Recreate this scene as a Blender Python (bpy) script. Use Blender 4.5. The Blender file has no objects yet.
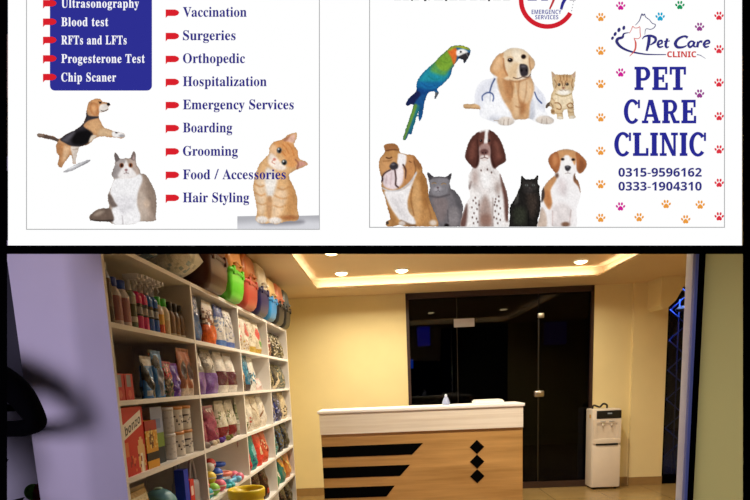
import bpy, bmesh, math, random
import numpy as np
from mathutils import Matrix, Vector
from mathutils.geometry import tessellate_polygon

random.seed(7)
SC = bpy.context.scene
COL = SC.collection
PI = math.pi

def lin(c):
    c = c / 255.0
    return c / 12.92 if c <= 0.04045 else ((c + 0.055) / 1.055) ** 2.4

def C(r, g, b):
    return (lin(r), lin(g), lin(b), 1.0)

# ------------------------------------------------------------------ camera
# a level room; the camera is held 1.365 m up, tipped 9 degrees down and rolled 2 degrees
VIEW = Matrix(((0.998930, 0.037008, 0.027716),
               (0.021539, 0.157954, -0.987212),
               (-0.040913, 0.986753, 0.156988)))
EYE = Vector((0.0, 0.0, 1.365))
cam_data = bpy.data.cameras.new('camera')
cam_data.sensor_width = 36.0
cam_data.lens = 550.0 / 750.0 * 36.0
cam_data.shift_y = (469.0 - 250.0) / 750.0
cam_data.clip_start = 0.05
cam = bpy.data.objects.new('camera', cam_data)
cam.matrix_world = Matrix.Translation(EYE) @ VIEW.to_4x4()
COL.objects.link(cam)
SC.camera = cam

# ------------------------------------------------------------------ world and large lights
SC.view_settings.view_transform = 'Standard'
SC.view_settings.look = 'None'
SC.view_settings.gamma = 1.0
SC.view_settings.use_curve_mapping = False
SC.view_settings.exposure = 0.0
world = bpy.data.worlds.new('dusk sky')
SC.world = world
world.use_nodes = True
world.node_tree.nodes['Background'].inputs[0].default_value = (0.10, 0.16, 0.45, 1)
world.node_tree.nodes['Background'].inputs[1].default_value = 0.03

def area(name, loc, rot, size, size_y, power, color, parent=None, shape='RECTANGLE', spread=PI):
    d = bpy.data.lights.new(name, 'AREA')
    d.shape = shape
    d.size = size
    if shape in ('RECTANGLE', 'ELLIPSE'):
        d.size_y = size_y
    d.energy = power
    d.color = color
    d.spread = spread
    o = bpy.data.objects.new(name, d)
    o.location = loc
    o.rotation_euler = rot
    if parent:
        o.parent = parent
    COL.objects.link(o)
    return o

WARM = (1.0, 0.91, 0.73)
# last daylight from the street, coming in through the shop entrance
sun_from = Vector((-2.3, -1.3, 1.6))
area('street_daylight', sun_from, (Vector((-1.15, 2.1, 1.35)) - sun_from).to_track_quat('-Z', 'Y').to_euler(), 1.9, 1.6, 42, (0.66, 0.57, 0.96), spread=math.radians(140))

# ------------------------------------------------------------------ helpers
def tag(o, label=None, cat=None, group=None, kind=None):
    if label: o['label'] = label
    if cat: o['category'] = cat
    if group: o['group'] = group
    if kind: o['kind'] = kind
    return o

def thing(name, label, cat, loc=(0, 0, 0), rz=0.0, group=None):
    o = bpy.data.objects.new(name, None)
    o.empty_display_size = 0.05
    o.location = loc
    o.rotation_euler = (0, 0, rz)
    COL.objects.link(o)
    return tag(o, label, cat, group)

def nodes_of(m):
    m.use_nodes = True
    nt = m.node_tree
    return nt, nt.nodes['Principled BSDF']

MATS = {}
def mat(name, rgb, rough=0.5, metal=0.0, noise=0.06, scale=12.0, spec=0.5, bump=0.0, stretch=(1, 1, 1), coat=0.0):
    if name in MATS: return MATS[name]
    m = bpy.data.materials.new(name)
    nt, b = nodes_of(m)
    c = C(*rgb)
    tc = nt.nodes.new('ShaderNodeTexCoord')
    mp = nt.nodes.new('ShaderNodeMapping'); mp.inputs['Scale'].default_value = stretch
    nz = nt.nodes.new('ShaderNodeTexNoise'); nz.inputs['Scale'].default_value = scale; nz.inputs['Detail'].default_value = 3
    rp = nt.nodes.new('ShaderNodeValToRGB')
    rp.color_ramp.elements[0].position = 0.3; rp.color_ramp.elements[1].position = 0.7
    rp.color_ramp.elements[0].color = tuple(max(0, x * (1 - noise)) for x in c[:3]) + (1,)
    rp.color_ramp.elements[1].color = tuple(min(1, x * (1 + noise)) for x in c[:3]) + (1,)
    nt.links.new(tc.outputs['Object'], mp.inputs['Vector'])
    nt.links.new(mp.outputs['Vector'], nz.inputs['Vector'])
    nt.links.new(nz.outputs['Fac'], rp.inputs['Fac'])
    nt.links.new(rp.outputs['Color'], b.inputs['Base Color'])
    b.inputs['Roughness'].default_value = rough
    b.inputs['Metallic'].default_value = metal
    b.inputs['Specular IOR Level'].default_value = spec
    b.inputs['Coat Weight'].default_value = coat
    if bump:
        bp = nt.nodes.new('ShaderNodeBump'); bp.inputs['Strength'].default_value = bump
        nt.links.new(nz.outputs['Fac'], bp.inputs['Height']); nt.links.new(bp.outputs['Normal'], b.inputs['Normal'])
    MATS[name] = m
    return m

def mat_emit(name, rgb, strength):
    if name in MATS: return MATS[name]
    m = bpy.data.materials.new(name)
    nt, b = nodes_of(m)
    e = nt.nodes.new('ShaderNodeEmission')
    e.inputs['Color'].default_value = C(*rgb); e.inputs['Strength'].default_value = strength
    nt.links.new(e.outputs[0], nt.nodes['Material Output'].inputs['Surface'])
    MATS[name] = m
    return m

def mat_attr(name, rough, spec=0.5, emit=False, bump=0.0):
    """printed surfaces: the ink colours are stored on the mesh"""
    if name in MATS: return MATS[name]
    m = bpy.data.materials.new(name)
    nt, b = nodes_of(m)
    a = nt.nodes.new('ShaderNodeAttribute'); a.attribute_name = 'Ink'
    if emit:
        e = nt.nodes.new('ShaderNodeEmission')
        nt.links.new(a.outputs['Color'], e.inputs['Color'])
        nt.links.new(e.outputs[0], nt.nodes['Material Output'].inputs['Surface'])
    else:
        nz = nt.nodes.new('ShaderNodeTexNoise'); nz.inputs['Scale'].default_value = 35
        mx = nt.nodes.new('ShaderNodeMix'); mx.data_type = 'RGBA'; mx.blend_type = 'MULTIPLY'
        mx.inputs['Factor'].default_value = 0.25
        nt.links.new(a.outputs['Color'], mx.inputs['A']); nt.links.new(nz.outputs['Fac'], mx.inputs['B'])
        nt.links.new(mx.outputs['Result'], b.inputs['Base Color'])
        b.inputs['Roughness'].default_value = rough
        b.inputs['Specular IOR Level'].default_value = spec
        if bump:
            bp = nt.nodes.new('ShaderNodeBump'); bp.inputs['Strength'].default_value = bump; bp.inputs['Distance'].default_value = 0.01
            nt.links.new(nz.outputs['Fac'], bp.inputs['Height']); nt.links.new(bp.outputs['Normal'], b.inputs['Normal'])
    MATS[name] = m
    return m

class MB:
    """collects vertices, faces and one colour per face; build() links them as ONE mesh object"""
    def __init__(s):
        s.v, s.f, s.c, s.sm = [], [], [], []
    def add(s, vs, fs, col=None, smooth=False):
        n = len(s.v)
        s.v += [tuple(p) for p in vs]
        s.f += [tuple(i + n for i in f) for f in fs]
        s.c += [col[i] if isinstance(col, list) else col for i in range(len(fs))]
        s.sm += [smooth] * len(fs)
        return s
    def box(s, x0, x1, y0, y1, z0, z1, col=None, bev=0.0):
        if bev > 0:
            bm = bmesh.new()
            bmesh.ops.create_cube(bm, size=1.0)
            for v in bm.verts:
                v.co = Vector(((x0 + x1) / 2 + v.co.x * (x1 - x0), (y0 + y1) / 2 + v.co.y * (y1 - y0), (z0 + z1) / 2 + v.co.z * (z1 - z0)))
            bmesh.ops.bevel(bm, geom=bm.edges[:], offset=bev, segments=3, profile=0.5, affect='EDGES')
            bm.verts.index_update()
            s.add([v.co[:] for v in bm.verts], [[v.index for v in f.verts] for f in bm.faces], col, True)
            bm.free()
            return s
        vs = [(x, y, z) for x in (x0, x1) for y in (y0, y1) for z in (z0, z1)]
        return s.add(vs, [(0, 1, 3, 2), (4, 6, 7, 5), (0, 4, 5, 1), (2, 3, 7, 6), (0, 2, 6, 4), (1, 5, 7, 3)], col)
    def lathe(s, prof, n=20, cols=None, loc=(0, 0, 0), sx=1.0, sy=1.0, caps=True):
        vs, fs, cc = [], [], []
        for (r, z) in prof:
            for k in range(n):
                a = 2 * PI * k / n
                vs.append((loc[0] + r * sx * math.cos(a), loc[1] + r * sy * math.sin(a), loc[2] + z))
        for j in range(len(prof) - 1):
            for k in range(n):
                fs.append((j * n + k, j * n + (k + 1) % n, (j + 1) * n + (k + 1) % n, (j + 1) * n + k))
                cc.append(cols[j] if cols else None)
        if caps:
            fs.append(tuple(range(n))[::-1]); cc.append(cols[0] if cols else None)
            fs.append(tuple((len(prof) - 1) * n + k for k in range(n))); cc.append(cols[-1] if cols else None)
        return s.add(vs, fs, cc, True)
    def tube(s, pts, r, n=8, col=None):
        pts = [Vector(p) for p in pts]
        vs, fs = [], []
        for i, p in enumerate(pts):
            d = (pts[min(i + 1, len(pts) - 1)] - pts[max(i - 1, 0)]).normalized()
            a = d.cross(Vector((0, 0, 1)))
            if a.length < 1e-3: a = d.cross(Vector((1, 0, 0)))
            a.normalize(); b = d.cross(a)
            rr = r[i] if isinstance(r, (list, tuple)) else r
            vs += [p + (a * math.cos(2 * PI * k / n) + b * math.sin(2 * PI * k / n)) * rr for k in range(n)]
        for i in range(len(pts) - 1):
            for k in range(n):
                fs.append((i * n + k, i * n + (k + 1) % n, (i + 1) * n + (k + 1) % n, (i + 1) * n + k))
        fs.append(tuple(range(n))[::-1]); fs.append(tuple((len(pts) - 1) * n + k for k in range(n)))
        return s.add(vs, fs, col, True)
    def prism(s, poly, axis, a0, a1, col=None, smooth=False):
        """extrude a 2D outline along an axis (0 x, 1 y, 2 z)"""
        def put(p, a):
            q = list(p); q.insert(axis, a); return tuple(q)
        n = len(poly)
        vs = [put(p, a0) for p in poly] + [put(p, a1) for p in poly]
        fs = [(i, (i + 1) % n, n + (i + 1) % n, n + i) for i in range(n)]
        tris = tessellate_polygon([[Vector((p[0], p[1], 0)) for p in poly]])
        fs += [tuple(t) for t in tris] + [tuple(n + i for i in t)[::-1] for t in tris]
        return s.add(vs, fs, col, smooth)
    def ball(s, c, r, col=None, n=12, sz=(1, 1, 1)):
        vs, fs = [], []
        for j in range(n + 1):
            t = PI * j / n
            for k in range(n * 2):
                a = PI * k / n
                vs.append((c[0] + r * sz[0] * math.sin(t) * math.cos(a), c[1] + r * sz[1] * math.sin(t) * math.sin(a), c[2] + r * sz[2] * math.cos(t)))
        for j in range(n):
            for k in range(n * 2):
                fs.append((j * 2 * n + k, (j + 1) * 2 * n + k, (j + 1) * 2 * n + (k + 1) % (2 * n), j * 2 * n + (k + 1) % (2 * n)))
        return s.add(vs, fs, col, True)
    def build(s, name, m, parent=None, loc=None):
        me = bpy.data.meshes.new(name)
        me.from_pydata(s.v, [], s.f)
        me.polygons.foreach_set('use_smooth', s.sm)
        if any(c is not None for c in s.c):
            at = me.color_attributes.new('Ink', 'FLOAT_COLOR', 'CORNER')
            arr = []
            for c, f in zip(s.c, s.f):
                arr += list(c if c is not None else (0.5, 0.5, 0.5, 1)) * len(f)
            at.data.foreach_set('color', arr)
        me.materials.append(m)
        bm = bmesh.new(); bm.from_mesh(me)
        bmesh.ops.remove_doubles(bm, verts=bm.verts, dist=1e-6)
        bmesh.ops.recalc_face_normals(bm, faces=bm.faces)
        bm.to_mesh(me); bm.free()
        if any(s.sm) and not all(s.sm):
            pass
        o = bpy.data.objects.new(name, me)
        if parent: o.parent = parent
        if loc: o.location = loc
        COL.objects.link(o)
        return o

def struct(name, mb, m, parent=None):
    o = mb.build(name, m, parent)
    if parent is None: o['kind'] = 'structure'
    return o

def spline(pts, closed=True, sub=5):
    P = np.array(pts, float)
    n = len(P); out = []
    rng = range(n if closed else n - 1)
    for i in rng:
        if closed:
            p0, p1, p2, p3 = P[(i - 1) % n], P[i], P[(i + 1) % n], P[(i + 2) % n]
        else:
            p0, p1, p2, p3 = P[max(i - 1, 0)], P[i], P[i + 1], P[min(i + 2, n - 1)]
        for k in range(sub):
            t = k / sub
            out.append(0.5 * (2 * p1 + (p2 - p0) * t + (2 * p0 - 5 * p1 + 4 * p2 - p3) * t * t + (3 * p1 - p0 - 3 * p2 + p3) * t ** 3))
    if not closed: out.append(P[-1])
    return np.array(out)

# ------------------------------------------------------------------ materials of the room
M_wall = mat('yellow wall paint', (230, 211, 154), 0.7, noise=0.025, scale=3)
M_ceil = mat('cream ceiling paint', (214, 188, 146), 0.8, noise=0.02, scale=3)
M_pale = mat('pale grey wall paint', (214, 214, 208), 0.7, noise=0.03)
M_white = mat('white melamine board', (232, 226, 220), 0.45, noise=0.02, scale=6)
M_black = mat('black painted metal', (2, 2, 2), 0.9, noise=0.1, spec=0.02)
M_brown = mat('dark brown timber frame', (52, 30, 18), 0.5, noise=0.2, stretch=(1, 1, 12))
M_alu = mat('pale aluminium frame', (205, 208, 214), 0.35, noise=0.04)
M_cream = mat('cream laminate', (206, 190, 130), 0.55, noise=0.04)
M_dispenser = mat('ivory plastic', (218, 204, 182), 0.4, noise=0.02)
M_dark = mat('black plastic', (14, 14, 15), 0.35, noise=0.1)
M_steel = mat('brushed steel', (190, 182, 165), 0.3, 1.0, noise=0.08, stretch=(1, 1, 20))
M_asphalt = mat('dark pavement', (60, 60, 62), 0.9, noise=0.3, scale=40)
M_pack = mat_attr('printed packaging', 0.26, 0.5, bump=0.3)
M_matte = mat_attr('printed carton', 0.5, 0.4)
M_ink = mat_attr('self-glowing print', 1.0, emit=True)  # poster inks emit their own colours, an added glow with no lamp behind

def floor_mat():
    m = bpy.data.materials.new('polished floor tiles')
    nt, b = nodes_of(m)
    tc = nt.nodes.new('ShaderNodeTexCoord')
    br = nt.nodes.new('ShaderNodeTexBrick')
    br.offset = 0.0
    br.inputs['Scale'].default_value = 1.0
    br.inputs['Brick Width'].default_value = 0.6; br.inputs['Row Height'].default_value = 0.6
    br.inputs['Mortar Size'].default_value = 0.003
    br.inputs['Color1'].default_value = C(168, 138, 88); br.inputs['Color2'].default_value = C(160, 131, 82)
    br.inputs['Mortar'].default_value = C(120, 96, 62)
    nz = nt.nodes.new('ShaderNodeTexNoise'); nz.inputs['Scale'].default_value = 6; nz.inputs['Detail'].default_value = 6
    mx = nt.nodes.new('ShaderNodeMix'); mx.data_type = 'RGBA'; mx.blend_type = 'MULTIPLY'; mx.inputs['Factor'].default_value = 0.3
    nt.links.new(tc.outputs['Object'], br.inputs['Vector']); nt.links.new(tc.outputs['Object'], nz.inputs['Vector'])
    nt.links.new(br.outputs['Color'], mx.inputs['A']); nt.links.new(nz.outputs['Fac'], mx.inputs['B'])
    nt.links.new(mx.outputs['Result'], b.inputs['Base Color'])
    b.inputs['Roughness'].default_value = 0.18
    return m

def wood_mat(name, c1, c2, rough, bands):
    m = bpy.data.materials.new(name)
    nt, b = nodes_of(m)
    tc = nt.nodes.new('ShaderNodeTexCoord')
    mp = nt.nodes.new('ShaderNodeMapping'); mp.inputs['Scale'].default_value = (0.5, 0.5, bands)
    nz = nt.nodes.new('ShaderNodeTexNoise'); nz.inputs['Scale'].default_value = 1.6; nz.inputs['Detail'].default_value = 5; nz.inputs['Roughness'].default_value = 0.6
    rp = nt.nodes.new('ShaderNodeValToRGB')
    rp.color_ramp.elements[0].position = 0.32; rp.color_ramp.elements[0].color = C(*c1)
    rp.color_ramp.elements[1].position = 0.68; rp.color_ramp.elements[1].color = C(*c2)
    nt.links.new(tc.outputs['Object'], mp.inputs['Vector']); nt.links.new(mp.outputs['Vector'], nz.inputs['Vector'])
    nt.links.new(nz.outputs['Fac'], rp.inputs['Fac']); nt.links.new(rp.outputs['Color'], b.inputs['Base Color'])
    b.inputs['Roughness'].default_value = rough
    return m

def glass_mat(name, tint, gloss):
    m = bpy.data.materials.new(name)
    nt, b = nodes_of(m)
    tr = nt.nodes.new('ShaderNodeBsdfTransparent'); tr.inputs['Color'].default_value = tint
    gl = nt.nodes.new('ShaderNodeBsdfGlossy'); gl.inputs['Roughness'].default_value = 0.02; gl.inputs['Color'].default_value = (gloss, gloss, gloss, 1)
    fr = nt.nodes.new('ShaderNodeFresnel'); fr.inputs['IOR'].default_value = 1.45
    mx = nt.nodes.new('ShaderNodeMixShader')
    nt.links.new(fr.outputs[0], mx.inputs[0]); nt.links.new(tr.outputs[0], mx.inputs[1]); nt.links.new(gl.outputs[0], mx.inputs[2])
    nt.links.new(mx.outputs[0], nt.nodes['Material Output'].inputs['Surface'])
    return m

def frost_mat():
    m = bpy.data.materials.new('frosted cream glass')
    nt, b = nodes_of(m)
    t = nt.nodes.new('ShaderNodeBsdfTranslucent'); t.inputs['Color'].default_value = C(215, 216, 190)
    df = nt.nodes.new('ShaderNodeBsdfDiffuse'); df.inputs['Color'].default_value = C(90, 88, 70)
    mx = nt.nodes.new('ShaderNodeMixShader'); mx.inputs[0].default_value = .25
    nt.links.new(t.outputs[0], mx.inputs[1]); nt.links.new(df.outputs[0], mx.inputs[2])
    nt.links.new(mx.outputs[0], nt.nodes['Material Output'].inputs['Surface'])
    return m
M_frost = frost_mat()
M_floor = floor_mat()
M_wood = wood_mat('oak veneer', (154, 114, 62), (194, 150, 90), 0.35, 9)
M_bandwood = wood_mat('limewashed veneer', (206, 192, 172), (228, 218, 202), 0.4, 16)
M_glass = glass_mat('tinted night glass', (0.10, 0.11, 0.14, 1), 0.4)
M_windowglass = glass_mat('clear night glass', (0.45, 0.5, 0.6, 1), 0.5)
GLYPHS = {
    (0, 47): (250, [[7, 0, 185, 480, 243, 480, 64, 0]]),
    (0, 50): (375, [[24, 0, 24, 69, 187, 245, 214, 297, 226, 360, 212, 427, 189, 443, 163, 444, 126, 416, 112, 329, 68, 336, 32, 365, 26, 396, 34, 426, 72, 465, 129, 483, 220, 483, 274, 465, 300, 446, 323, 407, 328, 367, 316, 322, 259, 242, 87, 74, 257, 75, 288, 95, 305, 141, 345, 141, 341, 0]]),
    (0, 52): (375, [[121, 0, 121, 36, 161, 38, 188, 52, 195, 125, 9, 125, 9, 166, 199, 480, 293, 480, 293, 169, 363, 169, 363, 125, 293, 125, 293, 74, 309, 44, 357, 36, 357, 0], [56, 169, 195, 169, 199, 416]]),
    (0, 65): (437, [[-9, 0, -9, 18, 19, 27, 41, 55, 206, 466, 224, 465, 394, 65, 415, 29, 443, 18, 443, 0, 229, 0, 229, 18, 270, 25, 283, 46, 253, 132, 228, 132, 103, 132, 77, 67, 76, 39, 96, 21, 128, 18, 128, 0], [113, 161, 242, 161, 177, 319]]),
    (0, 66): (443, [[16, 0, 16, 17, 58, 28, 73, 60, 75, 369, 65, 421, 47, 435, 15, 439, 15, 455, 274, 452, 352, 429, 391, 383, 393, 325, 369, 283, 348, 268, 287, 247, 360, 223, 404, 185, 418, 132, 397, 61, 354, 24, 291, 4], [182, 252, 245, 261, 275, 290, 284, 329, 281, 385, 269, 412, 248, 428, 209, 434, 186, 421], [222, 24, 268, 35, 289, 58, 300, 111, 298, 162, 284, 199, 268, 215, 231, 228, 182, 231, 183, 51, 194, 30]]),
    (0, 67): (468, [[257, -11, 155, 10, 105, 43, 66, 87, 29, 184, 27, 251, 39, 314, 92, 399, 176, 452, 275, 465, 388, 435, 408, 443, 419, 465, 437, 465, 437, 308, 420, 308, 392, 364, 356, 407, 328, 427, 282, 442, 228, 437, 198, 419, 157, 347, 147, 293, 147, 164, 177, 74, 203, 46, 237, 29, 305, 26, 371, 52, 428, 106, 447, 89, 395, 33, 365, 14, 296, -8]]),
    (0, 69): (442, [[14, 0, 14, 17, 51, 22, 66, 34, 75, 78, 74, 394, 62, 425, 16, 439, 16, 455, 399, 455, 399, 320, 383, 320, 361, 386, 327, 414, 255, 430, 204, 429, 187, 420, 183, 246, 221, 248, 252, 262, 272, 288, 288, 345, 304, 345, 304, 118, 287, 118, 276, 173, 254, 206, 183, 222, 183, 67, 189, 38, 206, 29, 313, 39, 371, 75, 411, 143, 430, 143, 402, 0]]),
    (0, 70): (404, [[15, 0, 15, 17, 58, 29, 73, 62, 75, 375, 65, 418, 14, 439, 14, 455, 394, 455, 394, 320, 377, 320, 355, 385, 320, 416, 230, 431, 194, 428, 184, 416, 182, 247, 248, 263, 269, 289, 284, 347, 302, 347, 302, 118, 285, 118, 269, 181, 249, 208, 182, 224, 186, 48, 204, 26, 257, 17, 257, 0]]),
    (0, 71): (508, [[268, -10, 160, 10, 108, 42, 68, 86, 31, 183, 28, 252, 41, 315, 93, 399, 176, 452, 275, 465, 388, 436, 406, 443, 419, 465, 437, 465, 437, 308, 420, 308, 397, 357, 357, 406, 288, 441, 230, 437, 200, 419, 159, 347, 146, 228, 154, 135, 180, 67, 206, 37, 238, 19, 308, 16, 328, 27, 341, 53, 337, 161, 317, 176, 275, 182, 275, 198, 500, 198, 500, 182, 461, 174, 449, 155, 446, 29, 357, 0]]),
    (0, 72): (523, [[15, 0, 15, 17, 52, 24, 66, 36, 75, 81, 73, 398, 57, 428, 16, 439, 16, 455, 242, 455, 242, 439, 200, 430, 185, 411, 182, 251, 342, 251, 339, 411, 324, 430, 282, 439, 282, 455, 507, 455, 507, 439, 457, 420, 449, 379, 451, 60, 466, 29, 507, 17, 507, 0, 282, 0, 282, 17, 333, 35, 342, 81, 342, 221, 289, 221, 182, 221, 185, 50, 199, 28, 242, 17, 242, 0]]),
    (0, 73): (261, [[13, 0, 13, 17, 56, 29, 72, 49, 75, 179, 74, 405, 58, 430, 13, 439, 13, 455, 244, 455, 244, 439, 201, 430, 184, 405, 183, 77, 192, 37, 246, 17, 246, 0]]),
    (0, 76): (426, [[15, 0, 15, 17, 52, 24, 66, 36, 75, 81, 73, 399, 57, 429, 16, 439, 16, 455, 250, 455, 250, 439, 199, 430, 183, 401, 185, 47, 196, 33, 226, 28, 325, 44, 370, 80, 409, 154, 427, 154, 402, 0]]),
    (0, 78): (494, [[403, -11, 107, 350, 108, 57, 123, 27, 167, 17, 167, 0, 18, 0, 18, 17, 54, 23, 69, 37, 76, 130, 76, 388, 39, 431, 18, 439, 18, 455, 156, 455, 391, 169, 389, 404, 373, 430, 331, 439, 331, 455, 480, 455, 480, 439, 438, 429, 423, 398, 422, -11]]),
    (0, 79): (525, [[261, -11, 169, 7, 94, 58, 45, 134, 28, 228, 45, 321, 95, 397, 170, 448, 265, 466, 357, 448, 431, 399, 481, 323, 498, 228, 481, 134, 430, 58, 355, 7], [265, 12, 300, 18, 328, 36, 351, 66, 376, 162, 379, 228, 371, 321, 348, 389, 310, 430, 260, 443, 225, 437, 196, 419, 174, 389, 148, 294, 145, 228, 153, 135, 177, 67, 215, 26]]),
    (0, 80): (418, [[15, 0, 15, 17, 52, 24, 66, 36, 75, 81, 73, 398, 57, 428, 16, 439, 16, 455, 265, 454, 322, 445, 366, 422, 395, 388, 408, 344, 404, 296, 380, 252, 314, 214, 182, 206, 185, 50, 199, 28, 242, 17, 242, 0], [182, 230, 255, 240, 287, 283, 292, 329, 285, 387, 269, 414, 241, 428, 199, 429, 184, 414]]),
    (0, 82): (473, [[15, 0, 15, 17, 52, 24, 66, 36, 75, 81, 73, 398, 57, 428, 16, 439, 16, 455, 278, 452, 349, 435, 383, 415, 412, 372, 414, 308, 392, 265, 315, 224, 443, 36, 480, 17, 480, 0, 338, 0, 195, 212, 182, 212, 185, 50, 199, 28, 242, 17, 242, 0], [182, 234, 261, 245, 280, 258, 298, 290, 304, 336, 295, 389, 284, 407, 249, 429, 202, 429, 185, 414]]),
    (0, 83): (390, [[43, -11, 43, 158, 62, 158, 101, 62, 149, 24, 197, 15, 231, 20, 264, 43, 278, 79, 273, 117, 255, 140, 127, 210, 69, 264, 50, 332, 67, 403, 105, 443, 148, 462, 206, 465, 300, 445, 313, 450, 320, 466, 339, 466, 339, 319, 322, 319, 305, 365, 272, 410, 222, 441, 183, 444, 147, 432, 125, 406, 120, 380, 127, 349, 151, 325, 290, 253, 337, 211, 353, 180, 359, 133, 339, 58, 293, 14, 240, -6, 164, -8, 85, 12, 69, 7, 61, -11]]),
    (0, 84): (423, [[92, 0, 92, 17, 137, 27, 154, 59, 156, 433, 116, 430, 76, 412, 41, 367, 29, 318, 11, 318, 11, 455, 410, 455, 410, 317, 394, 317, 387, 352, 357, 404, 304, 430, 263, 433, 265, 58, 281, 26, 328, 17, 328, 0]]),
    (0, 85): (492, [[248, -13, 147, 6, 114, 29, 91, 61, 74, 128, 72, 398, 56, 428, 15, 439, 15, 455, 240, 455, 240, 439, 198, 430, 183, 406, 181, 121, 191, 74, 211, 42, 275, 22, 340, 37, 363, 56, 389, 117, 391, 398, 374, 427, 328, 439, 328, 455, 474, 455, 474, 439, 437, 426, 424, 396, 421, 148, 403, 69, 380, 32, 346, 7]]),
    (0, 86): (428, [[212, -13, 41, 389, 18, 425, -14, 439, -14, 455, 211, 455, 211, 439, 166, 432, 153, 406, 259, 143, 354, 400, 349, 427, 299, 439, 299, 455, 442, 455, 442, 439, 413, 431, 391, 403, 230, -13]]),
    (0, 97): (344, [[255, -10, 216, 1, 200, 35, 151, 2, 95, -9, 55, 0, 29, 26, 21, 77, 50, 126, 98, 155, 199, 190, 193, 272, 182, 286, 156, 295, 123, 293, 105, 281, 123, 231, 110, 202, 77, 191, 49, 199, 34, 223, 35, 252, 69, 295, 126, 316, 205, 315, 252, 300, 280, 271, 292, 228, 294, 42, 304, 34, 320, 42, 329, 28, 294, -1], [151, 34, 199, 63, 199, 169, 138, 139, 120, 105, 122, 56, 133, 39]]),
    (0, 99): (293, [[156, -10, 97, 4, 51, 45, 24, 106, 22, 181, 40, 237, 84, 289, 133, 313, 204, 317, 241, 305, 265, 283, 277, 256, 275, 228, 253, 207, 214, 209, 201, 225, 190, 290, 169, 297, 138, 285, 114, 221, 123, 105, 146, 65, 178, 42, 227, 42, 271, 72, 285, 60, 227, 8]]),
    (0, 100): (370, [[140, -10, 78, 10, 35, 66, 19, 147, 36, 237, 72, 290, 123, 316, 175, 314, 223, 280, 222, 413, 208, 433, 176, 439, 176, 455, 319, 455, 320, 60, 327, 38, 353, 28, 353, 11, 223, -10, 223, 39, 188, 2], [171, 28, 202, 41, 223, 76, 222, 247, 201, 273, 174, 281, 147, 273, 130, 250, 118, 153, 130, 58, 146, 36]]),
    (0, 101): (301, [[154, -10, 106, -1, 58, 35, 27, 95, 19, 157, 28, 215, 59, 273, 109, 309, 157, 318, 209, 309, 249, 280, 274, 234, 283, 166, 117, 166, 138, 73, 154, 56, 199, 42, 237, 53, 270, 86, 285, 73, 228, 11], [116, 192, 201, 192, 198, 261, 181, 292, 147, 294, 127, 274]]),
    (0, 103): (327, [[146, -140, 60, -127, 29, -108, 15, -84, 28, -46, 69, -26, 29, 9, 28, 54, 49, 80, 102, 110, 58, 135, 31, 169, 22, 212, 30, 251, 60, 289, 120, 315, 317, 304, 317, 268, 268, 268, 286, 237, 291, 203, 285, 167, 264, 137, 215, 108, 121, 100, 101, 71, 119, 51, 236, 45, 285, 29, 312, -9, 311, -67, 286, -103, 257, -121], [157, 124, 178, 130, 190, 146, 199, 211, 190, 276, 178, 292, 157, 297, 137, 292, 124, 276, 114, 211, 124, 146, 137, 130], [161, -116, 238, -104, 260, -81, 260, -51, 223, -35, 97, -34, 76, -58, 79, -89, 111, -111]]),
    (0, 104): (381, [[18, 0, 18, 16, 47, 29, 52, 56, 52, 406, 43, 432, 19, 440, 19, 455, 148, 455, 148, 267, 175, 295, 224, 317, 270, 315, 309, 292, 328, 244, 332, 38, 343, 21, 363, 16, 363, 0, 202, 0, 202, 16, 228, 26, 235, 56, 234, 241, 223, 265, 203, 271, 173, 262, 148, 235, 148, 43, 157, 23, 180, 16, 180, 0]]),
    (0, 105): (198, [[101, 362, 65, 376, 50, 412, 65, 449, 101, 463, 137, 449, 151, 412, 136, 376], [18, 0, 18, 16, 47, 29, 52, 56, 52, 267, 44, 287, 20, 293, 21, 310, 148, 310, 149, 43, 157, 23, 180, 16, 180, 0]]),
    (0, 108): (199, [[18, 0, 18, 16, 47, 29, 52, 56, 52, 411, 45, 432, 20, 439, 20, 455, 148, 455, 149, 49, 157, 23, 180, 16, 180, 0]]),
    (0, 109): (554, [[18, 0, 18, 16, 47, 29, 52, 56, 52, 266, 43, 287, 19, 294, 19, 310, 146, 310, 146, 265, 188, 305, 237, 318, 292, 304, 320, 261, 364, 304, 399, 317, 444, 315, 482, 292, 501, 244, 505, 38, 516, 21, 536, 16, 536, 0, 377, 0, 377, 16, 397, 21, 407, 34, 410, 83, 408, 241, 398, 265, 377, 271, 349, 263, 324, 237, 325, 44, 333, 23, 356, 16, 356, 0, 199, 0, 199, 16, 219, 21, 229, 34, 232, 83, 230, 241, 220, 265, 199, 271, 170, 262, 146, 235, 147, 44, 155, 24, 177, 16, 177, 0]]),
    (0, 110): (381, [[18, 0, 18, 16, 47, 29, 52, 56, 52, 266, 43, 287, 19, 294, 19, 310, 148, 310, 148, 267, 190, 306, 224, 317, 270, 315, 309, 292, 328, 244, 332, 38, 343, 21, 363, 16, 363, 0, 202, 0, 202, 16, 228, 26, 235, 56, 234, 241, 223, 265, 203, 271, 173, 262, 148, 235, 148, 43, 157, 23, 180, 16, 180, 0]]),
    (0, 111): (336, [[169, -10, 114, -1, 60, 37, 27, 96, 19, 154, 27, 213, 60, 272, 114, 309, 168, 318, 222, 309, 275, 273, 308, 214, 317, 154, 308, 94, 275, 36, 222, -1], [169, 11, 193, 18, 211, 44, 220, 154, 208, 271, 192, 292, 169, 299, 144, 292, 128, 271, 117, 154, 126, 44, 144, 18]]),
    (0, 112): (371, [[17, -139, 17, -124, 48, -107, 52, -64, 52, 261, 44, 286, 19, 295, 19, 310, 143, 310, 143, 263, 166, 294, 195, 313, 242, 318, 284, 305, 323, 264, 346, 203, 346, 113, 323, 48, 282, 5, 239, -9, 183, 1, 148, 32, 152, -99, 163, -116, 197, -123, 197, -139], [195, 28, 222, 36, 239, 59, 253, 154, 241, 248, 225, 270, 199, 278, 171, 267, 148, 235, 148, 69, 167, 38]]),
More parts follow.
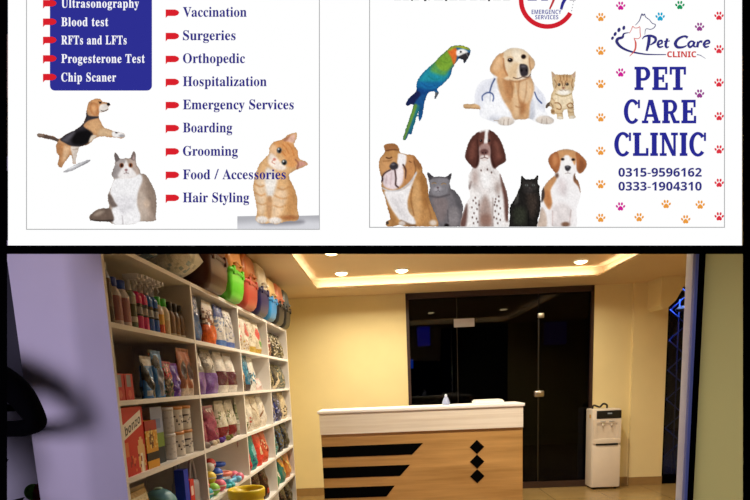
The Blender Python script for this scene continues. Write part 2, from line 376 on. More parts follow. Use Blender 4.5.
    (0, 114): (287, [[18, 0, 18, 16, 47, 29, 52, 56, 52, 267, 44, 287, 20, 293, 21, 310, 146, 310, 146, 252, 172, 288, 203, 311, 233, 318, 270, 308, 289, 266, 274, 231, 233, 224, 189, 260, 166, 247, 152, 220, 150, 42, 163, 23, 197, 16, 197, 0]]),
    (0, 115): (288, [[151, -10, 73, 9, 51, -9, 36, -9, 36, 105, 53, 105, 79, 48, 121, 17, 174, 23, 192, 58, 176, 92, 85, 142, 54, 169, 39, 202, 40, 247, 65, 291, 98, 312, 145, 319, 213, 305, 244, 319, 244, 222, 228, 222, 209, 262, 174, 291, 130, 294, 106, 269, 115, 232, 229, 165, 255, 117, 254, 65, 237, 28, 194, -3]]),
    (0, 116): (228, [[124, -9, 80, -1, 53, 36, 48, 279, 20, 279, 20, 300, 129, 424, 144, 424, 144, 310, 208, 310, 208, 279, 144, 279, 147, 59, 168, 40, 189, 49, 206, 75, 222, 66, 182, 9]]),
    (0, 117): (375, [[131, -10, 81, 2, 54, 38, 46, 80, 44, 268, 33, 289, 11, 294, 11, 310, 142, 310, 142, 68, 154, 43, 177, 36, 205, 43, 228, 66, 228, 263, 218, 287, 189, 294, 189, 310, 324, 310, 325, 56, 334, 36, 360, 30, 360, 13, 228, -10, 228, 40, 186, 3]]),
    (0, 118): (306, [[142, -10, 33, 261, 19, 285, -3, 293, -3, 310, 164, 310, 164, 294, 136, 290, 129, 273, 185, 122, 241, 270, 232, 289, 203, 294, 203, 310, 305, 310, 305, 295, 281, 283, 266, 258, 160, -10]]),
    (0, 121): (300, [[52, -140, 22, -133, 1, -113, -7, -84, 1, -58, 24, -41, 56, -44, 72, -61, 75, -94, 90, -98, 120, -65, 140, -5, 32, 260, 15, 287, -5, 293, -5, 310, 162, 310, 162, 293, 133, 288, 128, 272, 185, 119, 238, 270, 232, 288, 203, 293, 203, 310, 300, 310, 300, 293, 280, 285, 265, 258, 135, -87, 101, -127]]),
    (0, 122): (293, [[13, 0, 13, 14, 168, 287, 79, 276, 61, 258, 44, 216, 26, 216, 32, 310, 275, 310, 275, 291, 126, 25, 181, 27, 214, 38, 237, 59, 260, 107, 276, 107, 268, 0]]),
    (1, 45): (216, [[27, 154, 27, 206, 189, 206, 189, 154]]),
    (1, 47): (250, [[7, 0, 185, 480, 243, 480, 64, 0]]),
    (1, 48): (384, [[191, -7, 116, 10, 64, 59, 34, 137, 24, 240, 35, 354, 62, 421, 121, 474, 191, 487, 266, 471, 318, 422, 349, 344, 359, 240, 348, 126, 321, 59, 263, 6], [191, 75, 223, 85, 244, 116, 259, 240, 244, 363, 223, 395, 191, 405, 159, 395, 139, 363, 125, 240, 139, 117, 159, 86]]),
    (1, 49): (384, [[176, 0, 179, 373, 89, 296, 40, 357, 194, 480, 277, 480, 277, 0]]),
    (1, 50): (384, [[27, 0, 27, 71, 213, 262, 241, 307, 248, 345, 237, 382, 198, 401, 144, 393, 81, 353, 26, 418, 86, 461, 145, 482, 212, 486, 278, 469, 316, 441, 340, 402, 349, 357, 342, 307, 297, 230, 153, 85, 362, 85, 362, 0]]),
    (1, 51): (384, [[164, -7, 90, 0, 26, 19, 26, 105, 79, 85, 143, 74, 199, 79, 236, 99, 251, 135, 241, 180, 197, 203, 99, 208, 99, 285, 175, 288, 218, 300, 240, 327, 242, 366, 222, 394, 175, 404, 124, 396, 73, 369, 26, 439, 105, 477, 206, 485, 285, 465, 332, 420, 343, 372, 330, 315, 292, 275, 240, 251, 291, 238, 327, 216, 350, 183, 357, 126, 337, 65, 300, 27, 243, 2]]),
    (1, 52): (384, [[216, 0, 216, 99, 11, 99, 11, 170, 222, 480, 315, 480, 315, 178, 373, 178, 373, 99, 315, 99, 315, 0], [101, 178, 216, 178, 220, 363]]),
    (1, 53): (384, [[162, -7, 91, 0, 33, 19, 33, 107, 127, 78, 198, 81, 241, 109, 251, 139, 249, 174, 227, 206, 208, 216, 149, 224, 83, 214, 42, 235, 60, 480, 320, 480, 320, 394, 149, 394, 140, 300, 243, 302, 290, 283, 319, 260, 351, 191, 352, 135, 341, 91, 305, 38, 268, 13]]),
    (1, 54): (384, [[199, -7, 152, -1, 110, 16, 75, 44, 47, 85, 24, 180, 38, 325, 76, 406, 136, 457, 226, 483, 328, 480, 328, 399, 251, 405, 190, 393, 151, 364, 125, 310, 117, 256, 151, 290, 188, 308, 245, 311, 282, 302, 336, 258, 358, 205, 357, 112, 331, 53, 302, 24, 266, 4], [197, 75, 245, 95, 259, 121, 264, 158, 248, 214, 228, 229, 199, 234, 145, 213, 124, 167, 130, 131, 147, 99, 169, 81]]),
    (1, 55): (384, [[75, 0, 255, 394, 18, 394, 18, 480, 362, 480, 362, 416, 181, 0]]),
    (1, 56): (384, [[192, -7, 121, 2, 67, 28, 35, 68, 24, 122, 42, 191, 116, 251, 77, 281, 48, 320, 38, 371, 48, 416, 67, 443, 105, 468, 192, 486, 279, 468, 317, 443, 336, 416, 345, 370, 334, 319, 303, 282, 259, 253, 335, 196, 354, 163, 360, 124, 351, 76, 313, 29, 253, 0], [192, 296, 238, 327, 250, 363, 233, 399, 191, 412, 150, 399, 134, 363, 146, 328], [191, 68, 247, 84, 266, 127, 247, 168, 187, 209, 131, 168, 118, 128, 136, 85]]),
    (1, 57): (384, [[120, -7, 55, -2, 55, 79, 150, 75, 215, 98, 251, 144, 267, 222, 225, 183, 197, 171, 137, 168, 86, 184, 47, 220, 31, 254, 21, 318, 26, 367, 52, 425, 98, 465, 160, 484, 231, 479, 298, 445, 344, 377, 360, 275, 349, 167, 321, 93, 271, 35, 207, 4], [185, 244, 234, 262, 253, 285, 259, 311, 237, 380, 215, 398, 187, 404, 138, 383, 124, 357, 120, 320, 136, 265, 156, 249]]),
    (1, 67): (428, [[255, -7, 168, 7, 133, 24, 91, 61, 49, 149, 40, 263, 65, 367, 111, 431, 177, 472, 276, 486, 335, 477, 404, 453, 371, 370, 308, 395, 264, 402, 228, 397, 186, 371, 165, 343, 147, 285, 151, 171, 183, 107, 226, 83, 293, 80, 386, 103, 386, 18, 324, -1]]),
    (1, 69): (376, [[60, 0, 60, 480, 336, 480, 336, 396, 162, 396, 162, 291, 324, 291, 324, 277, 324, 208, 162, 208, 162, 84, 336, 84, 336, 0]]),
    (1, 71): (486, [[262, -7, 167, 9, 117, 37, 79, 79, 45, 166, 39, 240, 46, 311, 91, 405, 153, 456, 238, 483, 352, 481, 432, 457, 398, 375, 319, 400, 235, 393, 175, 347, 148, 285, 145, 208, 167, 133, 206, 92, 254, 78, 333, 85, 333, 185, 242, 185, 242, 269, 433, 269, 433, 21, 340, -2]]),
    (1, 73): (261, [[21, 0, 21, 58, 80, 85, 80, 136, 80, 395, 21, 422, 21, 480, 240, 480, 240, 422, 181, 395, 181, 85, 240, 58, 240, 0]]),
    (1, 76): (379, [[60, 0, 60, 480, 162, 480, 162, 84, 357, 84, 357, 0]]),
    (1, 77): (633, [[60, 0, 60, 480, 199, 480, 312, 113, 435, 480, 573, 480, 573, 0, 478, 0, 483, 375, 357, 0, 263, 0, 147, 376, 151, 0]]),
    (1, 78): (546, [[60, 0, 60, 480, 189, 480, 397, 120, 394, 480, 486, 480, 486, 0, 357, 0, 148, 363, 151, 0]]),
    (1, 82): (443, [[60, 0, 60, 480, 231, 479, 328, 455, 359, 431, 380, 399, 390, 315, 365, 256, 302, 209, 443, 0, 330, 0, 216, 184, 162, 184, 162, 0], [162, 267, 238, 271, 274, 289, 289, 333, 273, 376, 236, 393, 162, 396]]),
    (1, 83): (370, [[167, -7, 95, 1, 31, 22, 31, 117, 126, 83, 197, 79, 237, 102, 241, 145, 217, 172, 114, 225, 71, 259, 41, 310, 37, 371, 56, 423, 95, 461, 152, 482, 247, 482, 341, 453, 308, 373, 232, 398, 178, 400, 143, 378, 138, 337, 158, 313, 271, 253, 312, 220, 337, 178, 342, 112, 323, 59, 281, 20, 242, 3]]),
    (1, 86): (437, [[163, 0, 0, 480, 103, 480, 218, 89, 243, 194, 334, 480, 437, 480, 273, 0]]),
    (1, 89): (419, [[159, 0, 159, 183, 0, 480, 110, 480, 210, 282, 310, 480, 419, 480, 260, 187, 260, 0]]),
    (1, 98): (425, [[254, -7, 199, 3, 152, 40, 129, 0, 52, 0, 52, 510, 152, 510, 148, 319, 210, 366, 276, 372, 343, 340, 378, 288, 395, 184, 378, 79, 327, 15], [226, 75, 253, 82, 275, 103, 293, 185, 274, 266, 253, 287, 224, 293, 191, 287, 170, 269, 152, 185, 168, 103, 190, 82]]),
    (1, 110): (441, [[52, 0, 52, 367, 129, 367, 142, 320, 186, 356, 238, 372, 297, 370, 355, 342, 382, 300, 390, 262, 391, 0, 291, 0, 287, 249, 265, 285, 232, 293, 184, 280, 160, 238, 152, 0]]),
    (1, 111): (416, [[207, -7, 129, 9, 80, 43, 40, 111, 30, 184, 42, 265, 78, 324, 134, 361, 209, 373, 272, 364, 336, 324, 375, 257, 385, 184, 373, 103, 337, 43, 281, 6], [208, 74, 242, 81, 266, 102, 283, 184, 266, 266, 242, 286, 208, 293, 173, 286, 150, 266, 132, 184, 150, 102, 174, 81]]),
    (1, 122): (328, [[18, 0, 18, 59, 188, 290, 28, 290, 28, 367, 302, 367, 302, 302, 136, 77, 308, 77, 308, 0]])}
# ------------------------------------------------------------------ the room
WY = 6.65          # back wall
CZ = 2.36          # soffit
RZ = 2.47          # ceiling of the tray
XL, XR = -1.40, 3.95
TX0, TX1, TY0, TY1 = -0.71, 2.25, 2.75, 6.07
struct('floor', MB().box(-3.2, 4.1, 1.98, WY + 0.06, -0.1, 0.0), M_floor)
struct('pavement', MB().box(-5, 5, -3.0, 1.97, -0.1, -0.001), M_asphalt)
struct('ceiling', MB().box(-3.2, TX0 - .09, 2.0, WY + .06, CZ, RZ + .08).box(TX1 + .09, 4.1, 2.0, WY + .06, CZ, RZ + .08)
       .box(TX0 - .09, TX1 + .09, 2.0, TY0 - .09, CZ, RZ + .08).box(TX0 - .09, TX1 + .09, TY1 + .09, WY + .06, CZ, RZ + .08)
       .box(TX0 - .1, TX1 + .1, TY0 - .1, TY1 + .1, RZ, RZ + .08), M_ceil)
DX0, DX1, GX0 = 0.25, 2.43, 3.26
struct('wall_back', MB().box(-3.2, DX0, WY, WY + .15, 0, CZ).box(DX1, 2.87, WY, WY + .15, 0, CZ).box(2.87, GX0, WY - .05, WY + .15, 0, CZ)
       .box(3.85, 4.1, WY, WY + .15, 0, CZ).box(GX0, 3.85, WY, WY + .15, 2.30, CZ), M_wall)
struct('wall_left', MB().box(XL - .1, XL - .004, 2.45, WY, 0, CZ), M_wall)
struct('wall_right', MB().box(XR, XR + .15, 2.0, WY, 0, CZ), M_wall)
# a short wall beside the end of the shelving: pale below, dark glazing above
struct('wall_side', MB().box(-3.2, XL - .004, 2.45, 2.55, 0, 1.30).box(-3.2, XL - .004, 2.45, 2.55, 2.30, CZ), M_pale)
w = struct('window_1', MB().box(-3.2, XL - .03, 2.49, 2.51, 1.33, 2.27), M_dark)
struct('window_frame', MB().box(-3.2, XL - .004, 2.44, 2.55, 1.30, 1.33).box(-3.2, XL - .004, 2.44, 2.55, 2.27, 2.30).box(XL - .03, XL - .004, 2.44, 2.55, 1.33, 2.27), M_black, w)
struct('baseboard_back', MB().box(-1.39, DX0, WY - .012, WY, 0, .10).box(DX1, 2.87, WY - .012, WY, 0, .10).box(2.86, GX0, WY - .062, WY - .05, 0, .10),
       mat('tan skirting tile', (150, 118, 70), 0.35, noise=0.08))
# beam stub that ends on the pilaster
struct('trim_1', MB().prism([(3.02, CZ), (3.02, 2.06), (3.05, 2.02), (3.10, 2.03), (3.18, 2.10), (3.25, 2.22), (3.28, CZ)], 1, WY - .36, WY - .04), M_wall)

# glazed shopfront at the back: frame, three fixed panes and a door leaf
d = struct('door_1', MB().box(DX0, DX0 + .035, WY - .01, WY + .1, 0, CZ).box(DX1 - .03, DX1, WY - .01, WY + .1, 0, CZ)
           .box(DX0, DX1, WY - .01, WY + .1, 2.295, CZ).box(DX0, DX1, WY - .01, WY + .1, 0, .075), M_brown)
for i, (a, b_) in enumerate(((DX0 + .035, .842), (.850, 1.796), (1.806, DX1 - .03))):
    MB().box(a, b_, WY + .03, WY + .042, .075, 2.295).build('glass_pane', M_glass, d)
M_edge = mat('polished glass edge', (34, 28, 22), 0.3, noise=0.05)
MB().box(.842, .850, WY + .028, WY + .044, .075, 2.295).build('glass_joint', M_edge, d)
MB().box(1.794, 1.808, WY + .024, WY + .048, .075, 2.01).build('glass_joint', M_edge, d)
MB().box(1.79, 1.86, WY + .005, WY + .06, 2.02, 2.075, bev=.006).build('patch_fitting', M_steel, d)
MB().box(1.75, 1.87, WY + .0, WY + .065, 1.10, 1.18, bev=.02).lathe([(.018, 0), (.018, .012), (.008, .014)], 12, loc=(1.81, WY - .004, 1.14)).build('lock_plate', M_steel, d)
t = MB().box(.81, 1.05, WY + .018, WY + .024, 1.955, 2.05).build('paper_notice', mat('white paper', (176, 170, 166), 0.8))
tag(t, 'small white paper notice stuck near the top of the dark glass front', 'notice')

# dark window right of the pilaster with a folding grille outside
w2 = struct('window_2', MB().box(GX0, 3.85, WY + .05, WY + .058, .09, 2.30), M_windowglass)
MB().box(GX0, GX0 + .03, WY - .02, WY + .1, .09, 2.30).box(GX0, 3.85, WY - .02, WY + .1, 0, .09).build('window_frame', M_black, w2)
g = thing('folding_grille', 'dark folding security grille with crossed bars behind the narrow right-hand window', 'grille', (3.38, WY + .35, 0))
M_grille = mat('blue grey steel', (120, 140, 190), 0.5, 0.2)
for k in range(4):
    x = .02 + .19 * k
    MB().tube([(x, 0, 0), (x, 0, 2.2)], .008, 8).build('upright', M_grille, g)
for k in range(6):
    z = .2 + .36 * k
    MB().tube([(0.02, .012, z), (.59, .012, z + .5)], .009, 8).build('cross_bar', M_grille, g)
    MB().tube([(0.02, -.012, z + .5), (.59, -.012, z)], .009, 8).build('cross_bar', M_grille, g)
area('grille_fill', (3.60, WY + .17, 2.75), (math.radians(12), 0, 0), .3, .1, 70, (.16, .30, 1.0))  # added blue light without a fixture, brightens the grille and wall lamp
o = thing('wall_lamp', 'small cream wall lamp seen through the narrow right-hand window', 'lamp', (3.60, WY + .25, 2.05))
MB().lathe([(.10, 0), (.11, .02), (.07, .05), (.02, .06)], 16, sy=.6).build('lamp_shade', mat('cream shade', (190, 160, 110), .6), o)
MB().box(-.02, .02, .03, .16, .02, .05).build('bracket', M_black, o)

# the night outside
struct('street', MB().box(-6, 9, WY + .16, 13, -.1, -.01), M_asphalt)
M_facade = mat('dark facade', (26, 26, 32), .9)
o = tag(MB().box(-6, 9, 12.6, 13, 0, 5).build('building', M_facade), 'dark building across the street seen through the tinted glass front', 'building')
for (x, z, wd, ht, col, st, lab) in ((0.85, 2.10, .28, .42, (30, 45, 255), 2.0, 'blue lit panel across the dark street, upper left in the glass front'),
                                    (0.55, 1.62, .10, .2, (40, 110, 255), 6.0, 'small blue light across the dark street at the left edge of the glass front'),
                                    (3.75, 2.0, .5, .5, (20, 30, 160), 0.5, 'dim blue lit panel across the dark street at the right of the glass front')):
    o = thing('lit_sign', lab, 'sign', (x, 12.56, z))
    MB().box(-wd / 2, wd / 2, -.02, 0, 0, ht, bev=.01).build('lit_face', mat_emit('blue glow %.1f' % st, col, st), o)
    MB().box(-wd / 2 - .02, wd / 2 + .02, 0, .035, -.02, ht + .02).build('housing', M_black, o)

# recessed lamps in the ceiling tray
M_lamp = mat_emit('warm lamp', (255, 226, 170), 14)
M_ring = mat('white lamp ring', (240, 235, 225), .4)
LAMPS = [(-.42, 5.80, 'far left recessed ceiling lamp, beside the wall corner of the tray'), (.19, 5.80, 'second recessed ceiling lamp along the far edge of the tray'),
         (1.97, 5.77, 'right-hand recessed ceiling lamp at the far end of the tray'), (-.43, 4.88, 'recessed ceiling lamp cut by the top of the opening, nearer than the far left one'),
         (-.43, 3.9, None), (.77, 3.9, None), (1.97, 3.9, None)]
for i, (x, y, lab) in enumerate(LAMPS):
    o = thing('ceiling_lamp', lab or 'recessed ceiling lamp in the near part of the tray, above the opening', 'lamp', (x, y, RZ), 0, 'recessed lamps in the ceiling tray')
    MB().lathe([(.075, 0), (.075, -.01), (.06, -.014), (.06, 0)], 24, caps=False).build('lamp_ring', M_ring, o)
    MB().lathe([(.06, -.006), (.055, -.02), (.035, -.03)], 24).build('lamp_disc', M_lamp, o)
    area('lamp_light', (0, 0, -.034), (0, 0, 0), .09, .09, (18 if x > 1 else 14, 28, 11)[(y < 4.5) + (y < 4.5 and x < 0)], WARM, o, 'DISK', math.radians(150))
# the tray's lip, with warm light strips lying hidden on it and washing the sides of the tray
for nm, (x0_, x1_, y0_, y1_) in (('trim_2', (TX0 - .09, TX1 + .09, TY1, TY1 + .09)), ('trim_3', (TX0 - .09, TX0, TY0, TY1)), ('trim_4', (TX1, TX1 + .09, TY0, TY1)), ('trim_5', (TX0 - .09, TX1 + .09, TY0 - .09, TY0))):
    struct(nm, MB().box(x0_, x1_, y0_, y1_, CZ, CZ + .018), M_ceil)
LED = (1.0, 0.95, 0.84)
XM, YM = (TX0 + TX1) / 2, (TY0 + TY1) / 2
area('cove_light', (XM, TY1 + .03, CZ + .03), (math.radians(180 - 50), 0, 0), TX1 - TX0, .012, 4, LED)
area('cove_light', (XM, TY0 - .03, CZ + .03), (math.radians(180 + 50), 0, 0), TX1 - TX0, .012, 3, LED)
area('cove_light', (TX0 - .03, YM, CZ + .03), (0, math.radians(180 - 50), 0), .012, TY1 - TY0, 3.5, LED)
area('cove_light', (TX1 + .03, YM, CZ + .03), (0, math.radians(180 + 50), 0), .012, TY1 - TY0, 3.5, LED)

# aluminium door frame, dark gap and cream leaf at the right edge
j = struct('door_2', MB().box(1.268, 1.288, 2.38, 2.436, 0, CZ, bev=.003), M_alu)
MB().box(1.277, 1.288, 2.375, 2.38, 0, CZ).build('daylight_strip', mat('blue daylight tint', (150, 172, 228), .45, noise=.03), j)  # blue daylight on the aluminium, put into the colour of an added strip
MB().box(1.288, 1.325, 2.395, 2.43, 0, CZ).build('gap_strip', M_black, j)  # plain black strip between the frame and the leaf
MB().box(1.325, 2.35, 2.40, 2.425, 0, CZ).build('door_leaf', M_frost, j)
struct('wall_front', MB().box(2.35, 4.1, 2.40, 2.50, 0, CZ), M_cream)

# ------------------------------------------------------------------ reception counter
c = thing('reception_counter', 'wooden reception counter with white top, black stripes and diamonds on its front', 'counter', (.295, 5.0, 0))
hw = .915
MB().box(-hw, hw, 0, .03, 0, .905).build('front_panel', M_wood, c)
MB().box(-hw - .005, hw, -.02, .05, .905, 1.095).build('upper_band', M_bandwood, c)
MB().box(-hw - .02, hw + .012, -.035, .34, 1.095, 1.122, bev=.004).build('countertop', M_white, c)
MB().box(hw - .03, hw, .03, .62, 0, 1.095).build('side_panel', M_wood, c)
MB().box(-hw, -hw + .03, .03, .62, 0, 1.095).build('side_panel', M_wood, c)
MB().box(-hw + .03, hw - .03, .30, .62, .72, .75).build('desk_shelf', M_white, c)
M_strip = mat('black laminate inlay', (3, 3, 3), .8, spec=.03)
for (z1, z0, xt, xb) in ((.793, .692, .307, .204), (.598, .498, .183, .088), (.408, .308, .036, -.045)):
    MB().prism([(-hw, z1), (xt - .295, z1), (xb - .295, z0), (-hw, z0)], 1, -.004, .002).build('black_stripe', M_strip, c)
for z in (.738, .603, .468):
    MB().prism([(.501 - .066, z), (.501, z + .066), (.501 + .066, z), (.501, z - .066)], 1, -.004, .002).build('black_diamond', M_strip, c)
o = thing('spray_bottle', 'small clear conical bottle standing on the white reception counter', 'bottle', (.545, 5.20, 1.122))
MB().lathe([(.035, 0), (.036, .02), (.022, .06), (.012, .075)], 16).build('bottle_body', mat('milky plastic', (150, 160, 190), .3), o)
MB().lathe([(.012, .075), (.013, .09), (.006, .1)], 12).build('nozzle', mat('pale nozzle', (200, 205, 220), .4), o)
o = thing('paper_tray', 'low white paper tray lying on the right end of the reception counter', 'tray', (.93, 5.17, 1.122))
MB().box(-.13, .13, -.10, .12, 0, .025, bev=.004).build('tray_base', M_white, o)
MB().box(-.12, .12, -.09, .11, .025, .034).build('paper_stack', mat('paper sheets', (226, 220, 208), .8), o)

# ------------------------------------------------------------------ water dispenser
w = thing('water_dispenser', 'ivory floor-standing water dispenser between the dark glass front and the yellow wall', 'water dispenser', (2.525, 6.42, 0))
MB().box(-.165, .165, .012, .22, .02, .945, bev=.012).build('body', M_dispenser, w)
MB().box(-.16, .16, -.004, .014, .03, .52, bev=.004).build('lower_door', M_dispenser, w)
MB().box(-.16, .16, -.004, .014, .54, .60, bev=.004).box(-.16, -.12, -.004, .014, .60, .78).box(.12, .16, -.004, .014, .60, .78).box(-.16, .16, -.004, .014, .78, .83).build('tap_surround', M_dispenser, w)
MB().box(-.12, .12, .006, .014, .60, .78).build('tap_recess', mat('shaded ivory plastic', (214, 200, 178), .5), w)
MB().box(-.125, .125, -.012, .0, .525, .545).build('drip_tray', M_dark, w)
MB().box(-.12, .16, -.008, .013, .835, .925, bev=.006).build('control_panel', M_dark, w)
MB().box(.0, .05, -.010, -.007, .885, .900).build('display', mat('grey display', (150, 160, 170), .4), w)
for x in (-.05, .05):
    MB().box(x - .03, x + .03, -.014, -.002, .795, .81, bev=.004).build('tap_button', mat('grey button', (180, 174, 164), .4), w)
    MB().tube([(x, .012, .775), (x, -.012, .765), (x, -.012, .74)], .011, 10).build('tap', M_dispenser, w)
MB().tube(spline([(-.13, .12, .945), (-.12, .1, .985), (-.06, .08, .965), (-.02, .08, 1.0), (.03, .1, .985), (.04, .12, .947)], False), .011, 8).build('hose', M_dark, w)
for x in (-.13, .13):
    for y in (.05, .19):
        MB().lathe([(.016, 0), (.016, .03)], 10, loc=(x, y, 0)).build('foot', M_dark, w)
tag(MB().box(-.1685, -.165, .06, .10, .84, .88).build('sticker', mat('yellow sticker', (200, 150, 60), .5), w), 'yellow sticker on the side')
# ------------------------------------------------------------------ shelving
SX0, SX1 = -1.38, -1.03
UP = [2.09, 3.02, 3.955, 4.895, 5.84]
BOARD = [1.92, 1.618, 1.322, 1.016, .715, .41, .09]
sh = thing('shelf_unit', 'tall white open shelving of four bays full of pet goods along the left wall', 'shelf', (SX0, 2.09, 0))
def S(x0, x1, y0, y1, z0, z1): return MB().box(x0 - SX0, x1 - SX0, y0 - 2.09, y1 - 2.09, z0, z1)
for i, y in enumerate(UP):
    S(SX0, SX1, y, y + .02, 0, 1.93).build('side_panel' if i in (0, 4) else 'divider', M_white, sh)
for k in range(4):
    for z in BOARD:
        S(SX0 + .006, SX1 - .001, UP[k] + .02, UP[k + 1], z - .01, z + .01).build('shelf_board', M_white, sh)
S(SX0, SX0 + .006, 2.11, 5.84, .08, 1.93).build('back_panel', M_white, sh)
ROW = {'A': 1.628, 'B': 1.332, 'C': 1.026, 'D': .725, 'E': .42, 'F': .10, 'T': 1.93}

def painter(base, ops):
    def f(u, v):
        c = base
        for op in ops:
            k = op[0]
            if k == 'band' and op[1] <= v < op[2]: c = op[3]
            elif k == 'rect' and op[1] <= u < op[2] and op[3] <= v < op[4]: c = op[5]
            elif k == 'ell' and ((u - op[1]) / op[3]) ** 2 + ((v - op[2]) / op[4]) ** 2 < 1: c = op[5]
            elif k == 'diag' and op[1] <= v - op[4] * (u - .5) < op[2]: c = op[3]
            elif k == 'bits':
                r = random.Random(int(u * 13 + .4 * math.sin(v * 17)) * 97 + int(v * 19 + .5 * math.sin(u * 11 + op[1])) * 31 + op[1])
                if op[2] <= v < op[3] and r.random() < op[4]: c = op[5][r.randrange(len(op[5]))]
        return C(*c)
    return f

def shade(c, k):
    return (min(1, c[0] * k), min(1, c[1] * k), min(1, c[2] * k), 1)

def pouch(name, label, cat, group, y, row, w, h, d, base, ops, x=None, rz=0.0, lean=0.0, seal=(200, 196, 190), soft=False):
    """filled bag standing on its base, its face towards the aisle (+X); seal at the top"""
    x = (SX1 - .012 - d / 2) if x is None else x
    o = thing(name, label, cat, (x, y, ROW[row] if isinstance(row, str) else row), rz, group)
    f = painter(base, ops)
    rnd = random.Random(hash((round(y * 1000), row)) & 255 if not isinstance(row, str) else int(y * 1000) + ord(row))
    ph = [rnd.uniform(0, 6) for _ in range(4)]
    NU, NV = 20, 30
    hh = h * .93
    m = MB()
    def P(u, v, s):
        prof = (1 - .9 * v * v) ** .8 * (.75 + .25 * min(1, v * 5))
        t = d / 2 * (max(0, math.sin(PI * u)) ** .45) * prof + .0015
        t += .009 * math.sin(u * 9 + ph[0] + s) * math.sin(v * 11 + ph[1]) * math.sin(PI * u) * math.sin(PI * min(1, v + .08))
        ww = w * (1 - .06 * math.sin(PI * v) if not soft else 1 - .09 * v ** 3)
        yy = (u - .5) * ww + .004 * math.sin(v * 13 + ph[2]) * v
        xx = s * t + lean * v * hh
        return (xx, yy, v * hh)
    for s in (1, -1):
        vs = [P(i / NU, j / NV, s) for j in range(NV + 1) for i in range(NU + 1)]
        fs, cc = [], []
        for j in range(NV):
            for i in range(NU):
                a = j * (NU + 1) + i
                fs.append((a, a + 1, a + NU + 2, a + NU + 1)); cc.append(shade(f((i + .5) / NU if s > 0 else 1 - (i + .5) / NU, (j + .5) / NV * .93), rnd.choice((1, 1, 1, .82, 1.12))))
        m.add(vs, fs, cc, True)
    vs = [P(i / NU, 0, s) for s in (1, -1) for i in range(NU + 1)]
    m.add(vs, [(i, i + 1, NU + 2 + i, NU + 1 + i) for i in range(NU)], [C(*base)] * NU)
    m.build('bag', M_pack, o)
    s2 = MB()
    NU2 = 14
    vs = []
    for v in (hh - .003, h):
        for i in range(NU2 + 1):
            u = i / NU2
            ww = w * .995 if not soft else w * .91
            vs.append((lean * v + .003 * math.sin(u * 14 + ph[3]), (u - .5) * ww, v))
    fr = [(i, i + 1, NU2 + 2 + i, NU2 + 1 + i) for i in range(NU2)]
    s2.add([(p[0] + .0015, p[1], p[2]) for p in vs], fr, [C(*seal)] * NU2, True)
    s2.add([(p[0] - .0015, p[1], p[2]) for p in vs], [q[::-1] for q in fr], [C(*seal)] * NU2, True)
    s2.build('top_seal', M_pack, o)
    return o

def carton(name, label, cat, group, y, row, w, h, d, base, ops, x=None, rz=0.0, z=0.0):
    x = (SX1 - .02 - d / 2) if x is None else x
    o = thing(name, label, cat, (x, y, ROW[row] + z), rz, group)
    f = painter(base, ops)
    m = MB()
    NU, NV = 18, 24
    for (ux, uy, lx, ly, wd) in ((0, 1, d / 2, 0, w), (0, -1, -d / 2, 0, w), (-1, 0, 0, -w / 2, d), (1, 0, 0, w / 2, d)):
        # a face whose u runs along (ux, uy) starting from the left as one looks at it
        vs, fs, cc = [], [], []
        for j in range(NV + 1):
            for i in range(NU + 1):
                s = (i / NU - .5) * wd
                vs.append((lx + (-ux if ly < 0 else ux) * s * 1.0, ly + uy * s, j / NV * h))
        for j in range(NV):
            for i in range(NU):
                a = j * (NU + 1) + i
                fs.append((a, a + 1, a + NU + 2, a + NU + 1)); cc.append(f((i + .5) / NU, (j + .5) / NV))
        m.add(vs, fs, cc)
    m.box(-d / 2 + .001, d / 2 - .001, -w / 2 + .001, w / 2 - .001, 0.0, h - .001, C(*base))
    m.build('carton', M_matte, o)
    return o

def flap(o, w, h, d, col):
    MB().box(-d / 2 + .002, d / 2, -w / 2, w / 2, h - .001, h + .002, C(*col)).build('lid_flap', M_matte, o)

def bottle(name, label, cat, group, y, row, r, h, bands, x=None, top='trigger', topcol=(225, 225, 230), flat=1.0):
    sh_ = .86 if top == 'trigger' else .74
    x = (SX1 - .03 - r) if x is None else x
    o = thing(name, label, cat, (x, y, ROW[row]), 0, group)
    prof, cols = [], []
    n = 22
    for i in range(n + 1):
        v = i / n
        rr = r * (1 if v < sh_ else 1 - .66 * ((v - sh_) / (1 - sh_)) ** 1.5)
        if v < .03: rr = r * .93
        prof.append((rr, v * h))
        c = bands[-1][1]
        for (v1, cc) in bands:
            if v < v1: c = cc; break
        cols.append(C(*c))
    MB().lathe(prof, 20, cols[:-1], sx=flat).build('bottle_body', M_pack, o)
    mt = mat('plastic %d %d %d' % topcol, topcol, .4, noise=.02)
    if top == 'trigger':
        MB().lathe([(r * .45, h - .006), (r * .45, h + .02), (r * .32, h + .024), (r * .3, h + .045)], 14).build('collar', mt, o)
        MB().box(-.018, .05, -.011, .011, h + .04, h + .066, bev=.005).box(.05, .062, -.006, .006, h + .046, h + .060).build('spray_head', mt, o)
        MB().tube([(.028, 0, h + .045), (.036, 0, h + .02), (.030, 0, h + .0)], [.006, .005, .004], 8).build('trigger', mt, o)
    elif top == 'pump':
        MB().lathe([(r * .5, h - .006), (r * .5, h + .02), (.006, h + .022), (.006, h + .05)], 14).build('collar', mt, o)
        MB().box(-.014, .045, -.01, .01, h + .046, h + .060, bev=.004).build('pump_head', mt, o)
    else:
        ch = top
        MB().lathe([(r * .62, h - .008), (r * .62, h + ch * .9), (r * .5, h + ch)], 18).build('cap', mt, o)
    return o

